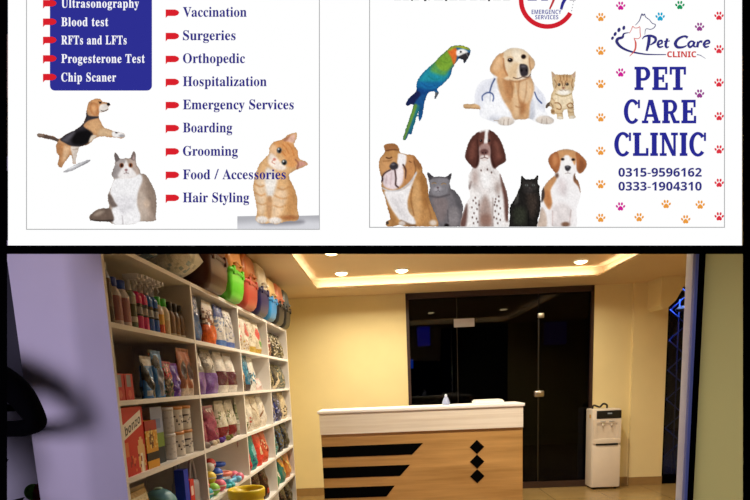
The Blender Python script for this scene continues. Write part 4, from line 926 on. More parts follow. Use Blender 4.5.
for (y, w_, h, up, low, lab) in ((3.40, .40, .40, (130, 66, 30), (74, 30, 18), 'litter box with dark brown tray and tan hood, nearest in the row on the shelving'),
        (3.82, .36, .39, (214, 140, 72), (92, 205, 40), 'litter box with bright green tray on top of the shelving'),
        (4.23, .36, .39, (205, 116, 62), (196, 74, 60), 'litter box with red tray and orange hood on top of the shelving'),
        (4.64, .36, .40, (236, 226, 206), (28, 26, 92), 'litter box with navy tray and white hood on top of the shelving'),
        (5.01, .30, .36, (226, 190, 130), (48, 134, 196), 'litter box with light blue tray on top of the shelving'),
        (5.37, .32, .37, (240, 150, 120), (28, 28, 36), 'litter box with black tray and pink hood on top of the shelving'),
        (5.72, .30, .37, (90, 104, 110), (20, 20, 24), 'litter box with black tray and grey hood, farthest in the row on the shelving')):
    litter_box(lab, y, w_, h, up, low, G)
# ------------------------------------------------------------------ the person at the left edge
def skin(name, joints, edges, m, parent, sub=2):
    """one continuous surface grown around a skeleton of joints (name: position, radii)"""
    keys = list(joints)
    me = bpy.data.meshes.new(name + ' skeleton')
    me.from_pydata([joints[k][0] for k in keys], [(keys.index(a), keys.index(b_)) for a, b_ in edges], [])
    tmp = bpy.data.objects.new('tmp', me); COL.objects.link(tmp)
    md = tmp.modifiers.new('skin', 'SKIN')
    sv = me.skin_vertices[0].data
    for i, k in enumerate(keys):
        r = joints[k][1]
        sv[i].radius = r if isinstance(r, tuple) else (r, r)
        sv[i].use_root = (i == 0)
    md.use_smooth_shade = True
    ss = tmp.modifiers.new('sub', 'SUBSURF'); ss.levels = sub; ss.render_levels = sub
    bpy.context.view_layer.update()
    dg = bpy.context.evaluated_depsgraph_get()
    new = bpy.data.meshes.new_from_object(tmp.evaluated_get(dg))
    bpy.data.objects.remove(tmp)
    new.materials.clear(); new.materials.append(m)
    new.name = name
    for p_ in new.polygons: p_.use_smooth = True
    o = bpy.data.objects.new(name, new); o.parent = parent
    COL.objects.link(o)
    return o
M_skin = mat('brown skin', (150, 104, 78), .55, noise=.05)
M_jacket = mat('black jacket cloth', (4, 4, 5), .9, noise=.3, scale=40, spec=.05)
M_trouser = mat('dark trousers', (22, 22, 28), .85, noise=.2)
M_hair = mat('black hair', (10, 9, 9), .6, noise=.4, scale=60)
pr = thing('person', 'person in a black jacket at the left edge, elbow bent before the shelving end', 'person', (-1.625, 1.92, 0))
# local frame: x to the right of the picture, y into the room; faces into the room towards the shelving
J = {'pelvis': ((0, 0, .98), (.15, .10)), 'waist': ((0, 0, 1.12), (.135, .095)), 'chest': ((0, 0, 1.34), (.155, .11)), 'neck0': ((0, 0, 1.50), (.075, .07)), 'neck': ((0, .005, 1.57), .052),
     'jaw': ((0, .03, 1.635), (.062, .078)), 'skull': ((0, .018, 1.72), (.076, .094)), 'crown': ((0, .01, 1.785), (.055, .07)),
     'shr': ((.185, 0, 1.475), .058), 'mdr': ((.345, -.018, 1.385), .036), 'elr': ((.412, -.03, 1.262), .025), 'for': ((.30, .02, 1.250), .021), 'wrr': ((.16, .10, 1.248), .022),
     'shl': ((-.185, 0, 1.475), .058), 'ell': ((-.29, -.02, 1.19), .042), 'wrl': ((-.13, .17, 1.20), .030),
     'hpr': ((.09, 0, .90), .092), 'knr': ((.10, .015, .50), .062), 'anr': ((.10, -.01, .09), .042), 'toer': ((.11, .15, .045), .038),
     'hpl': ((-.09, 0, .90), .092), 'knl': ((-.10, .015, .50), .062), 'anl': ((-.10, -.01, .09), .042), 'toel': ((-.11, .15, .045), .038)}
E_ = [('pelvis', 'waist'), ('waist', 'chest'), ('chest', 'neck0'), ('neck0', 'neck'), ('neck', 'jaw'), ('jaw', 'skull'), ('skull', 'crown'), ('chest', 'shr'), ('shr', 'mdr'), ('mdr', 'elr'), ('elr', 'for'), ('for', 'wrr'),
      ('chest', 'shl'), ('shl', 'ell'), ('ell', 'wrl'), ('pelvis', 'hpr'), ('hpr', 'knr'), ('knr', 'anr'), ('anr', 'toer'), ('pelvis', 'hpl'), ('hpl', 'knl'), ('knl', 'anl'), ('anl', 'toel')]
def hand(J, E_, side, w, dirv, across):
    d_ = Vector(dirv).normalized(); a = Vector(across).normalized(); dn = Vector((0, 0, -1))
    p = Vector(J[w][0]) + d_ * .05
    J[side + 'palm'] = (tuple(p), (.040, .018)); E_.append((w, side + 'palm'))
    for i, ln in enumerate((.066, .076, .070, .054)):
        b0 = p + d_ * .042 + a * (.027 - .018 * i)
        b1 = b0 + d_ * ln * .5 + dn * .010; b2 = b1 + d_ * ln * .3 + dn * .028
        for n_, q, r in (('f0', b0, .0095), ('f1', b1, .0088), ('f2', b2, .0078)):
            J['%s%s%d' % (side, n_, i)] = (tuple(q), r)
        E_ += [(side + 'palm', '%sf0%d' % (side, i)), ('%sf0%d' % (side, i), '%sf1%d' % (side, i)), ('%sf1%d' % (side, i), '%sf2%d' % (side, i))]
    t0 = p - d_ * .012 + a * .042; t1 = t0 + d_ * .035 + a * .018 + dn * .012
    J[side + 't0'] = (tuple(t0), .0115); J[side + 't1'] = (tuple(t1), .0092)
    E_ += [(side + 'palm', side + 't0'), (side + 't0', side + 't1')]
hand(J, E_, 'r', 'wrr', (-.75, .65, -.05), (.4, .5, .75))
hand(J, E_, 'l', 'wrl', (.72, .68, .05), (-.4, .5, .75))
body = skin('body', J, E_, M_skin, pr)
M_eye = mat('eye white', (225, 220, 212), .3); M_iris = mat('dark iris', (40, 24, 16), .2)
for s in (-1, 1):
    e = MB().ball((s * .031, .098, 1.715), .0135).build('eye', M_eye, pr)
    MB().ball((s * .031, .1085, 1.715), .006).build('iris', M_iris, e)
    MB().ball((s * .083, .012, 1.705), .028, sz=(.35, .6, 1)).build('ear', M_skin, pr)
MB().ball((0, .112, 1.685), .017, sz=(.8, 1, 1.5)).build('nose', M_skin, pr)
MB().ball((0, .098, 1.645), .022, sz=(1.1, .5, .35)).build('mouth', mat('lips', (130, 72, 66), .5), pr)
hv = MB(); hv.ball((0, -.008, 1.745), .104, n=16, sz=(.92, 1.02, .86)); hv.v = [(x, y, max(z, 1.72 - max(0, -y) * 1.1 + max(0, y) * .6)) for x, y, z in hv.v]
hv.build('hair', M_hair, pr)
JJ = {k: (J[k][0], (J[k][1][0] + .028, J[k][1][1] + .03) if isinstance(J[k][1], tuple) else J[k][1] + (.010 if k in ('elr', 'for', 'wrr') else .016)) for k in ('pelvis', 'waist', 'chest', 'shr', 'mdr', 'elr', 'for', 'wrr', 'shl', 'ell', 'wrl')}
JJ['pelvis'] = (J['pelvis'][0], (.172, .128)); JJ['hem'] = ((0, 0, .90), (.135, .10)); JJ['chest'] = (J['chest'][0], (.19, .145)); JJ['collar'] = ((0, 0, 1.515), (.10, .09))
jk = skin('jacket', JJ, [('pelvis', 'hem'), ('pelvis', 'waist'), ('waist', 'chest'), ('chest', 'collar'), ('chest', 'shr'), ('shr', 'mdr'), ('mdr', 'elr'), ('elr', 'for'), ('for', 'wrr'), ('chest', 'shl'), ('shl', 'ell'), ('ell', 'wrl')], M_jacket, pr)
for z in (1.05, 1.15, 1.25, 1.35): MB().ball((0, .135 + .02 * (z > 1.2), z), .008).build('button', M_steel, jk)
JT = {k: (J[k][0], (J[k][1][0] + .018, J[k][1][1] + .02) if isinstance(J[k][1], tuple) else J[k][1] + .018) for k in ('pelvis', 'hpr', 'knr', 'anr', 'hpl', 'knl', 'anl')}
JT['anr'] = ((.10, -.01, .11), .055); JT['anl'] = ((-.10, -.01, .11), .055)
skin('trousers', JT, [('pelvis', 'hpr'), ('hpr', 'knr'), ('knr', 'anr'), ('pelvis', 'hpl'), ('hpl', 'knl'), ('knl', 'anl')], M_trouser, pr)
for s in (-1, 1):
    MB().box(s * .105 - .048, s * .105 + .048, -.07, .20, 0, .085, bev=.03).build('shoe', M_dark, pr)

# a small table with a red and green bundle just below the bent arm
o = thing('side_table', 'small pale side table at the bottom left edge', 'table', (-1.53, 2.32, 0))
MB().lathe([(.10, .88), (.105, .885), (.105, .90), (.10, .905)], 28).build('tabletop', M_white, o)
MB().lathe([(.02, .02), (.02, .88)], 12).build('stem', M_alu, o)
MB().lathe([(.10, 0), (.10, .012), (.03, .03)], 24).build('base', M_alu, o)
o = thing('knitted_ball', 'green and dark red ball resting on the side table at the bottom left edge', 'ball', (-1.50, 2.29, .905))
MB().ball((0, 0, .045), .045).build('red_half', mat('dark red wool', (120, 20, 30), .9, noise=.3, scale=60), o)
MB().ball((-.03, -.01, .052), .036).build('green_patch', mat('green wool', (90, 160, 40), .9, noise=.3, scale=60), o)
# ------------------------------------------------------------------ poster on a stand
# the stand leans back by nine degrees on the pavement before the entrance
PU = 1.7 / 550.0                                   # one poster unit in metres
PX, PY = 375.0, 469.0                              # poster units of the stand's origin
PLEAN = VIEW.to_4x4()
PPOS = EYE + VIEW @ Vector((0, 0, -1.7))
stand = thing('poster_stand', 'black metal frame leaning back, holding the white clinic poster above an open lower half', 'stand', PPOS)
stand.rotation_euler = PLEAN.to_euler()
def L(u, v): return ((u - PX) * PU, (PY - v) * PU)
def bar(name, u0, u1, v0, v1, cut=(0, 0, 0, 0)):
    """a bar of the frame, its back face narrowed like a picture moulding"""
    f = [L(u0, v0), L(u1, v0), L(u1, v1), L(u0, v1)]
    k = [L(u0 + cut[0], v0 + cut[2]), L(u1 - cut[1], v0 + cut[2]), L(u1 - cut[1], v1 - cut[3]), L(u0 + cut[0], v1 - cut[3])]
    vs = [p + (.004,) for p in f] + [p + (-.026,) for p in k]
    return MB().add(vs, [(3, 2, 1, 0), (4, 5, 6, 7), (0, 1, 5, 4), (1, 2, 6, 5), (2, 3, 7, 6), (3, 0, 4, 7)]).build(name, M_black, stand)
FOOT = 813.0
bar('post', -6, 8, -54, FOOT, (0, 7.5, 0, 0)); bar('post', 742, 756, -54, FOOT, (7.5, 0, 0, 0))
bar('crossbar', 8, 742, 246, 254.5, (0, 0, 0, 5)); bar('top_bar', 8, 742, -54, -42)
bar('foot_bar', 8, 742, FOOT - 12, FOOT)
for u in (1, 749):
    x, y = L(u, FOOT)
    MB().tube([(x, y + .02, -.02), (x, y + .055, -.36)], .012, 8).build('prop', M_black, stand)

poster = thing('poster', 'white self-glowing pet clinic poster with service lists and animal pictures above the opening', 'poster', PPOS)
poster.rotation_euler = PLEAN.to_euler()
def flat(name, polys, rgb, layer, label=None, m=None, parent=None):
    """printed shapes on the sheet: outlines in poster units"""
    z = .0004 * layer
    mb = MB()
    for P in polys:
        loops = P if isinstance(P[0][0], (list, tuple, np.ndarray)) else [P]
        loops = [[(float(a), float(b_)) for a, b_ in l] for l in loops]
        tris = tessellate_polygon([[Vector((a, b_, 0)) for a, b_ in l] for l in loops])
        pts = [q for l in loops for q in l]
        vs = [L(*q) + (z,) for q in pts]
        fs = []
        for t in tris:
            A, B_, D = (Vector(vs[i]) for i in t)
            fs.append(t if (B_ - A).cross(D - A).z > 0 else t[::-1])
        mb.add(vs, fs, C(*rgb))
    o = mb.build(name, M_ink, parent or poster)
    if label: o['label'] = label
    return o
def rect(u0, u1, v0, v1): return [(u0, v0), (u1, v0), (u1, v1), (u0, v1)]

(x0, y1), (x1, y0) = L(8, -42), L(742, 246)
MB().box(x0, x1, y0, y1, -.028, -.001).build('backing_board', M_white, poster)  # plain board, no lamp inside; the glow is put into the sheet's ink
flat('sheet', [rect(8, 742, -42, 246)], (255, 255, 255), 0)
GREY = (158, 158, 160)
flat('card_border', [rect(26.2, 27, -42, 229.6), rect(319, 319.8, -42, 229.6), rect(26.2, 319.8, 229, 229.8)], GREY, 1, 'thin grey outline of the left card')
flat('card_border', [rect(369.2, 370, -42, 227.6), rect(724, 724.8, -42, 227.6), rect(369.2, 724.8, 227, 227.8)], GREY, 1, 'thin grey outline of the right card')

def glyph(face, ch):
    adv, loops = GLYPHS[(0 if face == 's' else 1, ord(ch))]
    return adv / 1000.0, [[(q[i] / 1000.0, q[i + 1] / 1000.0) for i in range(0, len(q), 2)] for q in loops]
def offset(loop, d, hole):
    n = len(loop); out = []
    ar = sum(loop[i][0] * loop[(i + 1) % n][1] - loop[(i + 1) % n][0] * loop[i][1] for i in range(n))
    s = d if ar > 0 else -d
    if hole: s = -s
    for i in range(n):
        a, b_, c_ = Vector(loop[i - 1]), Vector(loop[i]), Vector(loop[(i + 1) % n])
        e1 = (b_ - a); e2 = (c_ - b_)
        if e1.length < 1e-6 or e2.length < 1e-6: out.append(loop[i]); continue
        n1 = Vector((e1.y, -e1.x)).normalized(); n2 = Vector((e2.y, -e2.x)).normalized()
        m = n1 + n2
        k = 1.0 / max(.5, m.length_squared / 2)
        out.append(tuple(b_ + m * (s * k / 2 * 1.0)))
    return out
def inside(p, loop):
    r = False; n = len(loop)
    for i in range(n):
        (x1_, y1_), (x2_, y2_) = loop[i], loop[(i + 1) % n]
        if (y1_ > p[1]) != (y2_ > p[1]) and p[0] < (x2_ - x1_) * (p[1] - y1_) / (y2_ - y1_) + x1_: r = not r
    return r
def text_polys(txt, face, u0, u1, base, cap, grow=0.0, track=0.0):
    """outlines of a line of lettering from u0 to u1 with its baseline at base; cap = height of capitals"""
    x = 0.0; items = []
    for ch in txt:
        if ch == ' ':
            x += .19 + track; continue
        adv, loops = glyph(face, ch)
        groups = []
        outs = [l for l in loops if sum(inside(l[0], k) for k in loops if k is not l) % 2 == 0]
        for l in outs:
            holes = [h for h in loops if h is not l and h not in outs and inside(h[0], l)]
            groups.append([[(x + a, b_) for a, b_ in offset(l, grow, False)]] + [[(x + a, b_) for a, b_ in offset(h, grow, True)] for h in holes])
        items += groups
        x += adv + track
    xs = [p[0] for g_ in items for l in g_ for p in l]
    a, b_ = min(xs), max(xs)
    ch_ = .455 if face == 's' else .482
    return [[[(u0 + (p[0] - a) / (b_ - a) * (u1 - u0), base - p[1] * cap / ch_) for p in l] for l in g_] for g_ in items]

INK = (46, 46, 140)
PANEL = (45, 47, 146)
def rrect(u0, u1, v0, v1, r):
    pts = []
    for cx, cy, a0 in ((u1 - r, v0 + r, -PI / 2), (u1 - r, v1 - r, 0), (u0 + r, v1 - r, PI / 2), (u0 + r, v0 + r, PI)):
        for k in range(7): pts.append((cx + r * math.cos(a0 + PI / 12 * k), cy + r * math.sin(a0 + PI / 12 * k)))
    return pts
flat('blue_panel', [rrect(50, 152, -38, 90.7, 5)], PANEL, 1, 'dark blue rounded panel')
def bullet(u, v, s=1.0):
    pts = [(0, 0), (9.5, 0), (12.4, 1.2), (13.6, 3.2), (12.4, 5.3), (9.5, 6.5), (2, 6.5), (.3, 8.4), (0, 8.4)]
    flat('bullet', [[(u + a * s, v + b_ * s) for a, b_ in pts]], (218, 32, 44), 3, 'red flag-shaped bullet')
for txt, u1, base in (('Ultrasonography', 139.2, 7.9), ('Blood test', 108.5, 26.4), ('RFTs and LFTs', 126.8, 44.6), ('Progesterone Test', 145, 63.1), ('Chip Scaner', 116.3, 81.7)):
    flat('lettering', text_polys(txt, 's', 61.5, u1, base, 8.6, track=.03, grow=.008), (250, 250, 255), 3, 'white serif lettering reading %s' % txt)
    bullet(43.2, base - 7.6)
for txt, u1, base in (('Vaccination', 247, 18), ('Surgeries', 236, 41.3), ('Orthopedic', 245.5, 64.2), ('Hospitalization', 267, 87.2), ('Emergency Services', 294, 110.3), ('Boarding', 232.7, 133.3), ('Grooming', 238.3, 156.6), ('Food / Accessories', 286, 180), ('Hair Styling', 249.5, 203)):
    flat('lettering', text_polys(txt, 's', 183.4, u1, base, 9.6, grow=.008), (48, 44, 132), 12, 'blue serif lettering reading %s' % txt)
    bullet(165.8, base - 8.2)

def ribbon(pts, widths, closed=False):
    """a brush stroke: centre line and its width along it"""
    P = spline(pts, closed, 6)
    W = np.interp(np.linspace(0, 1, len(P)), np.linspace(0, 1, len(widths)), widths)
    T = np.gradient(P, axis=0); T /= np.linalg.norm(T, axis=1)[:, None] + 1e-9
    N = np.stack([-T[:, 1], T[:, 0]], 1)
    A = P + N * W[:, None] / 2; B_ = P - N * W[:, None] / 2
    return [[tuple(A[i]), tuple(A[i + 1]), tuple(B_[i + 1]), tuple(B_[i])] for i in range(len(P) - 1)]
def ell(u, v, a, b_, rot=0, n=18):
    return [(u + a * math.cos(t) * math.cos(rot) - b_ * math.sin(t) * math.sin(rot), v + a * math.cos(t) * math.sin(rot) + b_ * math.sin(t) * math.cos(rot)) for t in [2 * PI * k / n for k in range(n)]]

# round-the-clock badge
arc = lambda a0, a1, r, cx=547.3, cy=.5: [(cx + r * math.cos(a0 + (a1 - a0) * k / 40), cy + r * math.sin(a0 + (a1 - a0) * k / 40)) for k in range(41)]
flat('badge_ring', [arc(math.radians(29), math.radians(330), 28.6) + arc(math.radians(29), math.radians(330), 23.9)[::-1]], (208, 32, 46), 2, 'red open ring of the badge')
flat('lettering', text_polys('24', 's', 527.5, 548, .9, 15), INK, 3, 'dark blue numerals 24')
flat('lettering', ribbon([(549.5, 9.5), (552.5, 3), (556, -6), (560, -16)], [1.6, 2.2, 2.4, 2]), (190, 60, 66), 3, 'red slash')
flat('lettering', [p for p in ribbon([(561, 9.8), (563, 3), (568, -5), (573, -14)], [2.6, 3.2, 3.4, 3])] + [rect(558, 575, -15.5, -12.5)], INK, 3, 'dark blue numeral 7')
flat('lettering', text_polys('EMERGENCY', 'b', 531.5, 561.3, 14.4, 4.4), (84, 88, 160), 3, 'small blue lettering reading EMERGENCY')
flat('lettering', text_polys('SERVICES', 'b', 535, 558.3, 19.6, 4.2), (84, 88, 160), 3, 'small blue lettering reading SERVICES')
flat('badge_dots', [ell(571.5 + 3.2 * k / 5, 11 - 3.0 * k, .5, .5) for k in range(6)] + [rect(569.5, 575.5, -1.5, .8)], (110, 110, 120), 3, 'dotted grey line')
flat('text_line_edge', [rect(u, u + w_, -2.0, v1) for u, w_, v1 in ((394, 7, .2), (403, 6, .2), (411, 2, .9), (414, 5, .2), (424, 2.4, 1.3), (428, 2, .3), (434, 9, .2), (445, 2.2, 1.2), (449, 8, .2), (459, 7, .2), (470, 7, .2), (480, 6, .2), (488, 2, 1.4), (493, 8, .2), (503, 7, .3))], (60, 60, 62), 2, 'lower edge of a line of dark text')

# clinic name, numbers, paw prints
def slab_polys(txt, u0, u1, base, cap):
    """heavy slab-serif capitals built from stems, slabs and bowls"""
    R_ = lambda x0_, x1_, y0_, y1_: [(x0_, y0_), (x1_, y0_), (x1_, y1_), (x0_, y1_)]
    def ring(cx, cy, ax, ay, bx, by, a0, a1, n=22):
        t = [math.radians(a0 + (a1 - a0) * k / n) for k in range(n + 1)]
        return [[(cx + ax * math.cos(t[k]), cy + ay * math.sin(t[k])), (cx + ax * math.cos(t[k + 1]), cy + ay * math.sin(t[k + 1])),
                 (cx + bx * math.cos(t[k + 1]), cy + by * math.sin(t[k + 1])), (cx + bx * math.cos(t[k]), cy + by * math.sin(t[k]))] for k in range(n)]
    stem = R_(.08, .335, 0, 1)
    bowl = ring(.46, .70, .35, .30, .13, .18, -90, 90) + [R_(.31, .461, .88, 1), R_(.31, .461, .40, .52), R_(0, .32, .88, 1)]
    F = {'I': (.40, [stem, R_(0, .40, 0, .12), R_(0, .40, .88, 1)]),
         'L': (.80, [stem, R_(0, .42, .88, 1), R_(0, .80, 0, .12), R_(.67, .80, 0, .34)]),
         'E': (.80, [stem, R_(0, .77, .88, 1), R_(0, .80, 0, .12), R_(.3, .56, .44, .56), R_(.51, .61, .34, .66), R_(.65, .77, .68, 1), R_(.67, .80, 0, .32)]),
         'T': (.84, [R_(.295, .545, 0, 1), R_(0, .84, .88, 1), R_(0, .12, .66, 1), R_(.72, .84, .66, 1), R_(.17, .67, 0, .12)]),
         'P': (.82, [stem, R_(0, .46, 0, .12)] + bowl),
         'R': (.94, [stem, R_(0, .42, 0, .12), [(.38, .46), (.58, .46), (.82, 0), (.60, 0)], R_(.62, .94, 0, .12)] + bowl),
         'C': (.88, ring(.45, .5, .45, .53, .22, .40, 40, 318) + [R_(.76, .87, .64, 1.0)]),
         'A': (1.0, [[(.09, .06), (.23, .06), (.50, 1), (.36, 1)], [(.36, 1), (.60, 1), (.93, .06), (.68, .06)], R_(.22, .74, .27, .39), R_(0, .35, 0, .12), R_(.56, 1.0, 0, .12)]),
         'N': (.94, [R_(.11, .24, 0, 1), R_(.70, .83, 0, 1), [(.08, 1), (.32, 1), (.83, 0), (.64, 0)], R_(0, .30, .88, 1), R_(0, .36, 0, .12), R_(.58, .94, .88, 1)])}
    x, out = 0.0, []
    for ch in txt:
        wd, polys = F[ch]
        out += [[(x + p[0], p[1]) for p in q] for q in polys]
        x += wd + .09
    x -= .09
    return [[(u0 + p[0] / x * (u1 - u0), base - p[1] * cap) for p in q] for q in out]
for txt, u0, u1, base, cap in (('PET', 634.3, 685.8, 90.4, 23.4), ('CARE', 623.6, 696, 123.6, 23.6), ('CLINIC', 614, 706, 156.2, 23.4)):
    flat('lettering', slab_polys(txt, u0, u1, base, cap), (40, 42, 146), 3, 'large dark blue slab lettering reading %s' % txt)
for txt, base in (('0315-9596162', 176.8), ('0333-1904310', 190.7)):
    flat('lettering', text_polys(txt, 'b', 618.2, 701.5, base, 8.6, grow=.012), (48, 48, 128), 3, 'dark blue numerals reading %s' % txt)
PAW = {'magenta': (208, 32, 150), 'green': (24, 150, 90), 'cyan': (28, 168, 208), 'orange': (236, 156, 62), 'purple': (150, 62, 140), 'red': (222, 50, 66)}
def paw(u, v, colr):
    s = 1.0
    P = [spline([(u - 2.6, v + 3.2), (u - 2.4, v + 1.4), (u, v - .6), (u + 2.4, v + 1.4), (u + 2.6, v + 3.2), (u + 1.2, v + 4.2), (u, v + 3.6), (u - 1.2, v + 4.2)]),
         ell(u - 3.6, v - .1, 1.0, 1.5, -.5), ell(u - 1.4, v - 2.6, 1.05, 1.65, -.15), ell(u + 1.4, v - 2.6, 1.05, 1.65, .15), ell(u + 3.6, v - .1, 1.0, 1.5, .5)]
    flat('paw_print', [[tuple(q) for q in p] for p in P], PAW[colr], 2, '%s paw print' % colr)
for c_, pts in {'magenta': [(620.6, 6), (620.6, 72.7), (620.4, 206.6)], 'green': [(679.7, 5.3)], 'cyan': [(660, 16.8)], 'purple': [(699.4, 27), (699.4, 93.8)],
                'orange': [(600.7, 17.3), (600.7, 51), (600.7, 84.2), (600.7, 117.6), (600.6, 151), (600.6, 184.4), (600.6, 218), (639, 217.4), (666, 204.2), (685.5, 219.5), (700, 204.8)],
                'red': [(718.8, 16), (718.8, 49.4), (718.8, 82.8), (719, 116.4), (719, 149.6), (719, 183), (719, 216.5)]}.items():
    for u, v in pts: paw(u, v, c_)

# the emblem: sweeping outline with dog and cat heads, and the name in brush script
def em(pts): return [(605 + a / 6.818, 5 + b_ / 6.818) for a, b_ in pts]
EMB = (52, 50, 118)
flat('emblem_sweep', ribbon(em([(165, 190), (128, 198), (118, 222), (88, 232), (80, 255), (110, 290), (170, 318), (260, 336), (340, 340), (415, 340)]), [.5, 1.6, 2.6, 3.0, 3.2, 2.6, 2.0, 1.5, 1.1, .9]), EMB, 3, 'dark blue sweeping outline')
flat('emblem_sweep', ribbon(em([(625, 340), (650, 346), (685, 368)]), [1.0, .8, .3]), (110, 110, 140), 3, 'thin grey tail of the outline')
flat('emblem_dog', ribbon(em([(205, 140), (232, 110), (250, 64), (258, 74), (268, 64), (276, 84), (302, 104), (320, 126), (342, 136), (334, 156), (310, 168), (278, 166), (270, 206)]), [.5, .9, 1.2, 1.0, 1.0, .9, .8, .8, .9, .9, .8, .8, .4]), (88, 88, 130), 3, 'slate outline of a dog head')
flat('emblem_cat', ribbon(em([(165, 195), (178, 172), (188, 148), (200, 158), (222, 158), (236, 152), (238, 190), (240, 218), (222, 232), (195, 228)]), [.5, .7, .8, .7, .7, .8, .8, .8, .7, .6])
     + ribbon(em([(196, 228), (208, 262), (202, 310), (165, 352)]), [.4, 1.8, 1.7, .3]), (214, 92, 84), 3, 'red outline of a cat')
flat('emblem_toes', [em(ell(50, 228, 9, 13, .5)), em(ell(68, 200, 10, 15, .4)), em(ell(94, 172, 11, 16, .3)), em(ell(127, 158, 10, 15, .2))], EMB, 3, 'four dark blue toe marks')
flat('lettering', text_polys('CLINIC', 'b', 666.8, 696, 57.6, 5.8, grow=.02), (208, 66, 62), 4, 'red lettering reading CLINIC')
st = []
for pts, wd in (([(300, 214), (296, 262), (282, 316)], [2.4, 2.6, 1.6]), ([(252, 236), (268, 218), (306, 212), (340, 226), (340, 252), (306, 276)], [.6, 1.2, 1.8, 2.2, 2.0, .8]),
                ([(362, 274), (386, 262), (384, 246), (366, 250), (358, 272), (370, 290), (396, 284)], [1.0, 1.4, 1.6, 1.6, 1.9, 1.7, .8]), ([(424, 230), (412, 272), (418, 292), (434, 286)], [1.7, 2.1, 1.7, .7]), ([(400, 252), (440, 248)], [1.0, .9]),
                ([(562, 226), (540, 216), (500, 232), (478, 264), (492, 290), (530, 290), (556, 278)], [2.2, 1.6, 2.0, 2.6, 2.2, 1.6, .7]),
                ([(606, 254), (584, 250), (566, 270), (576, 290), (596, 278), (606, 256)], [1.3, 1.4, 1.9, 1.8, 1.4, 1.4]), ([(608, 252), (602, 280), (620, 290)], [2.0, 1.9, .7]),
                ([(634, 252), (626, 292)], [2.0, 2.0]), ([(630, 268), (646, 252), (662, 254)], [1.0, 1.6, 2.0]), ([(668, 274), (708, 262), (704, 246), (684, 250), (672, 272), (684, 290), (708, 284)], [1.0, 1.4, 1.7, 1.7, 2.0, 1.7, .8])):
    st += ribbon(em(pts), [q * 1.3 for q in wd])
flat('lettering', st, (52, 50, 128), 4, 'dark blue brush script reading Pet Care')

# ------------------------------------------------------------------ printed animal pictures
def seg_dist(P, A):
    """distance of points P to the closed outline A and whether they are inside"""
    B_ = np.roll(A, -1, 0)
    best = np.full(len(P), 1e9); near = np.zeros_like(P); ins = np.zeros(len(P), bool)
    for a, b_ in zip(A, B_):
        e = b_ - a; l2 = e @ e + 1e-12
        t = np.clip(((P - a) @ e) / l2, 0, 1)
        q = a + t[:, None] * e
        d_ = np.hypot(P[:, 0] - q[:, 0], P[:, 1] - q[:, 1])
        k = d_ < best; best[k] = d_[k]; near[k] = q[k]
        c1 = (a[1] > P[:, 1]) != (b_[1] > P[:, 1])
        if abs(e[1]) > 1e-12: ins ^= c1 & (P[:, 0] < e[0] * (P[:, 1] - a[1]) / e[1] + a[0])
    return best, ins, near
def line_dist(P, pts, widths):
    S_ = spline(pts, False, 5)
    W = np.interp(np.linspace(0, 1, len(S_)), np.linspace(0, 1, len(widths)), widths)
    best = np.full(len(P), 1e9)
    for i in range(len(S_) - 1):
        a, b_ = S_[i], S_[i + 1]; e = b_ - a; l2 = e @ e + 1e-12
        t = np.clip(((P - a) @ e) / l2, 0, 1); q = a + t[:, None] * e
        best = np.minimum(best, np.hypot(P[:, 0] - q[:, 0], P[:, 1] - q[:, 1]) - (W[i] + (W[i + 1] - W[i]) * t) / 2)
    return best
def vnoise(P, s, seed):
    q = P / s; i = np.floor(q).astype(int); f = q - i; f = f * f * (3 - 2 * f)
    h = lambda a, b_: (np.sin(a * 127.1 + b_ * 311.7 + seed * 74.7) * 43758.5453) % 1.0
    x, y = i[:, 0], i[:, 1]
    return (h(x, y) * (1 - f[:, 0]) + h(x + 1, y) * f[:, 0]) * (1 - f[:, 1]) + (h(x, y + 1) * (1 - f[:, 0]) + h(x + 1, y + 1) * f[:, 0]) * f[:, 1]

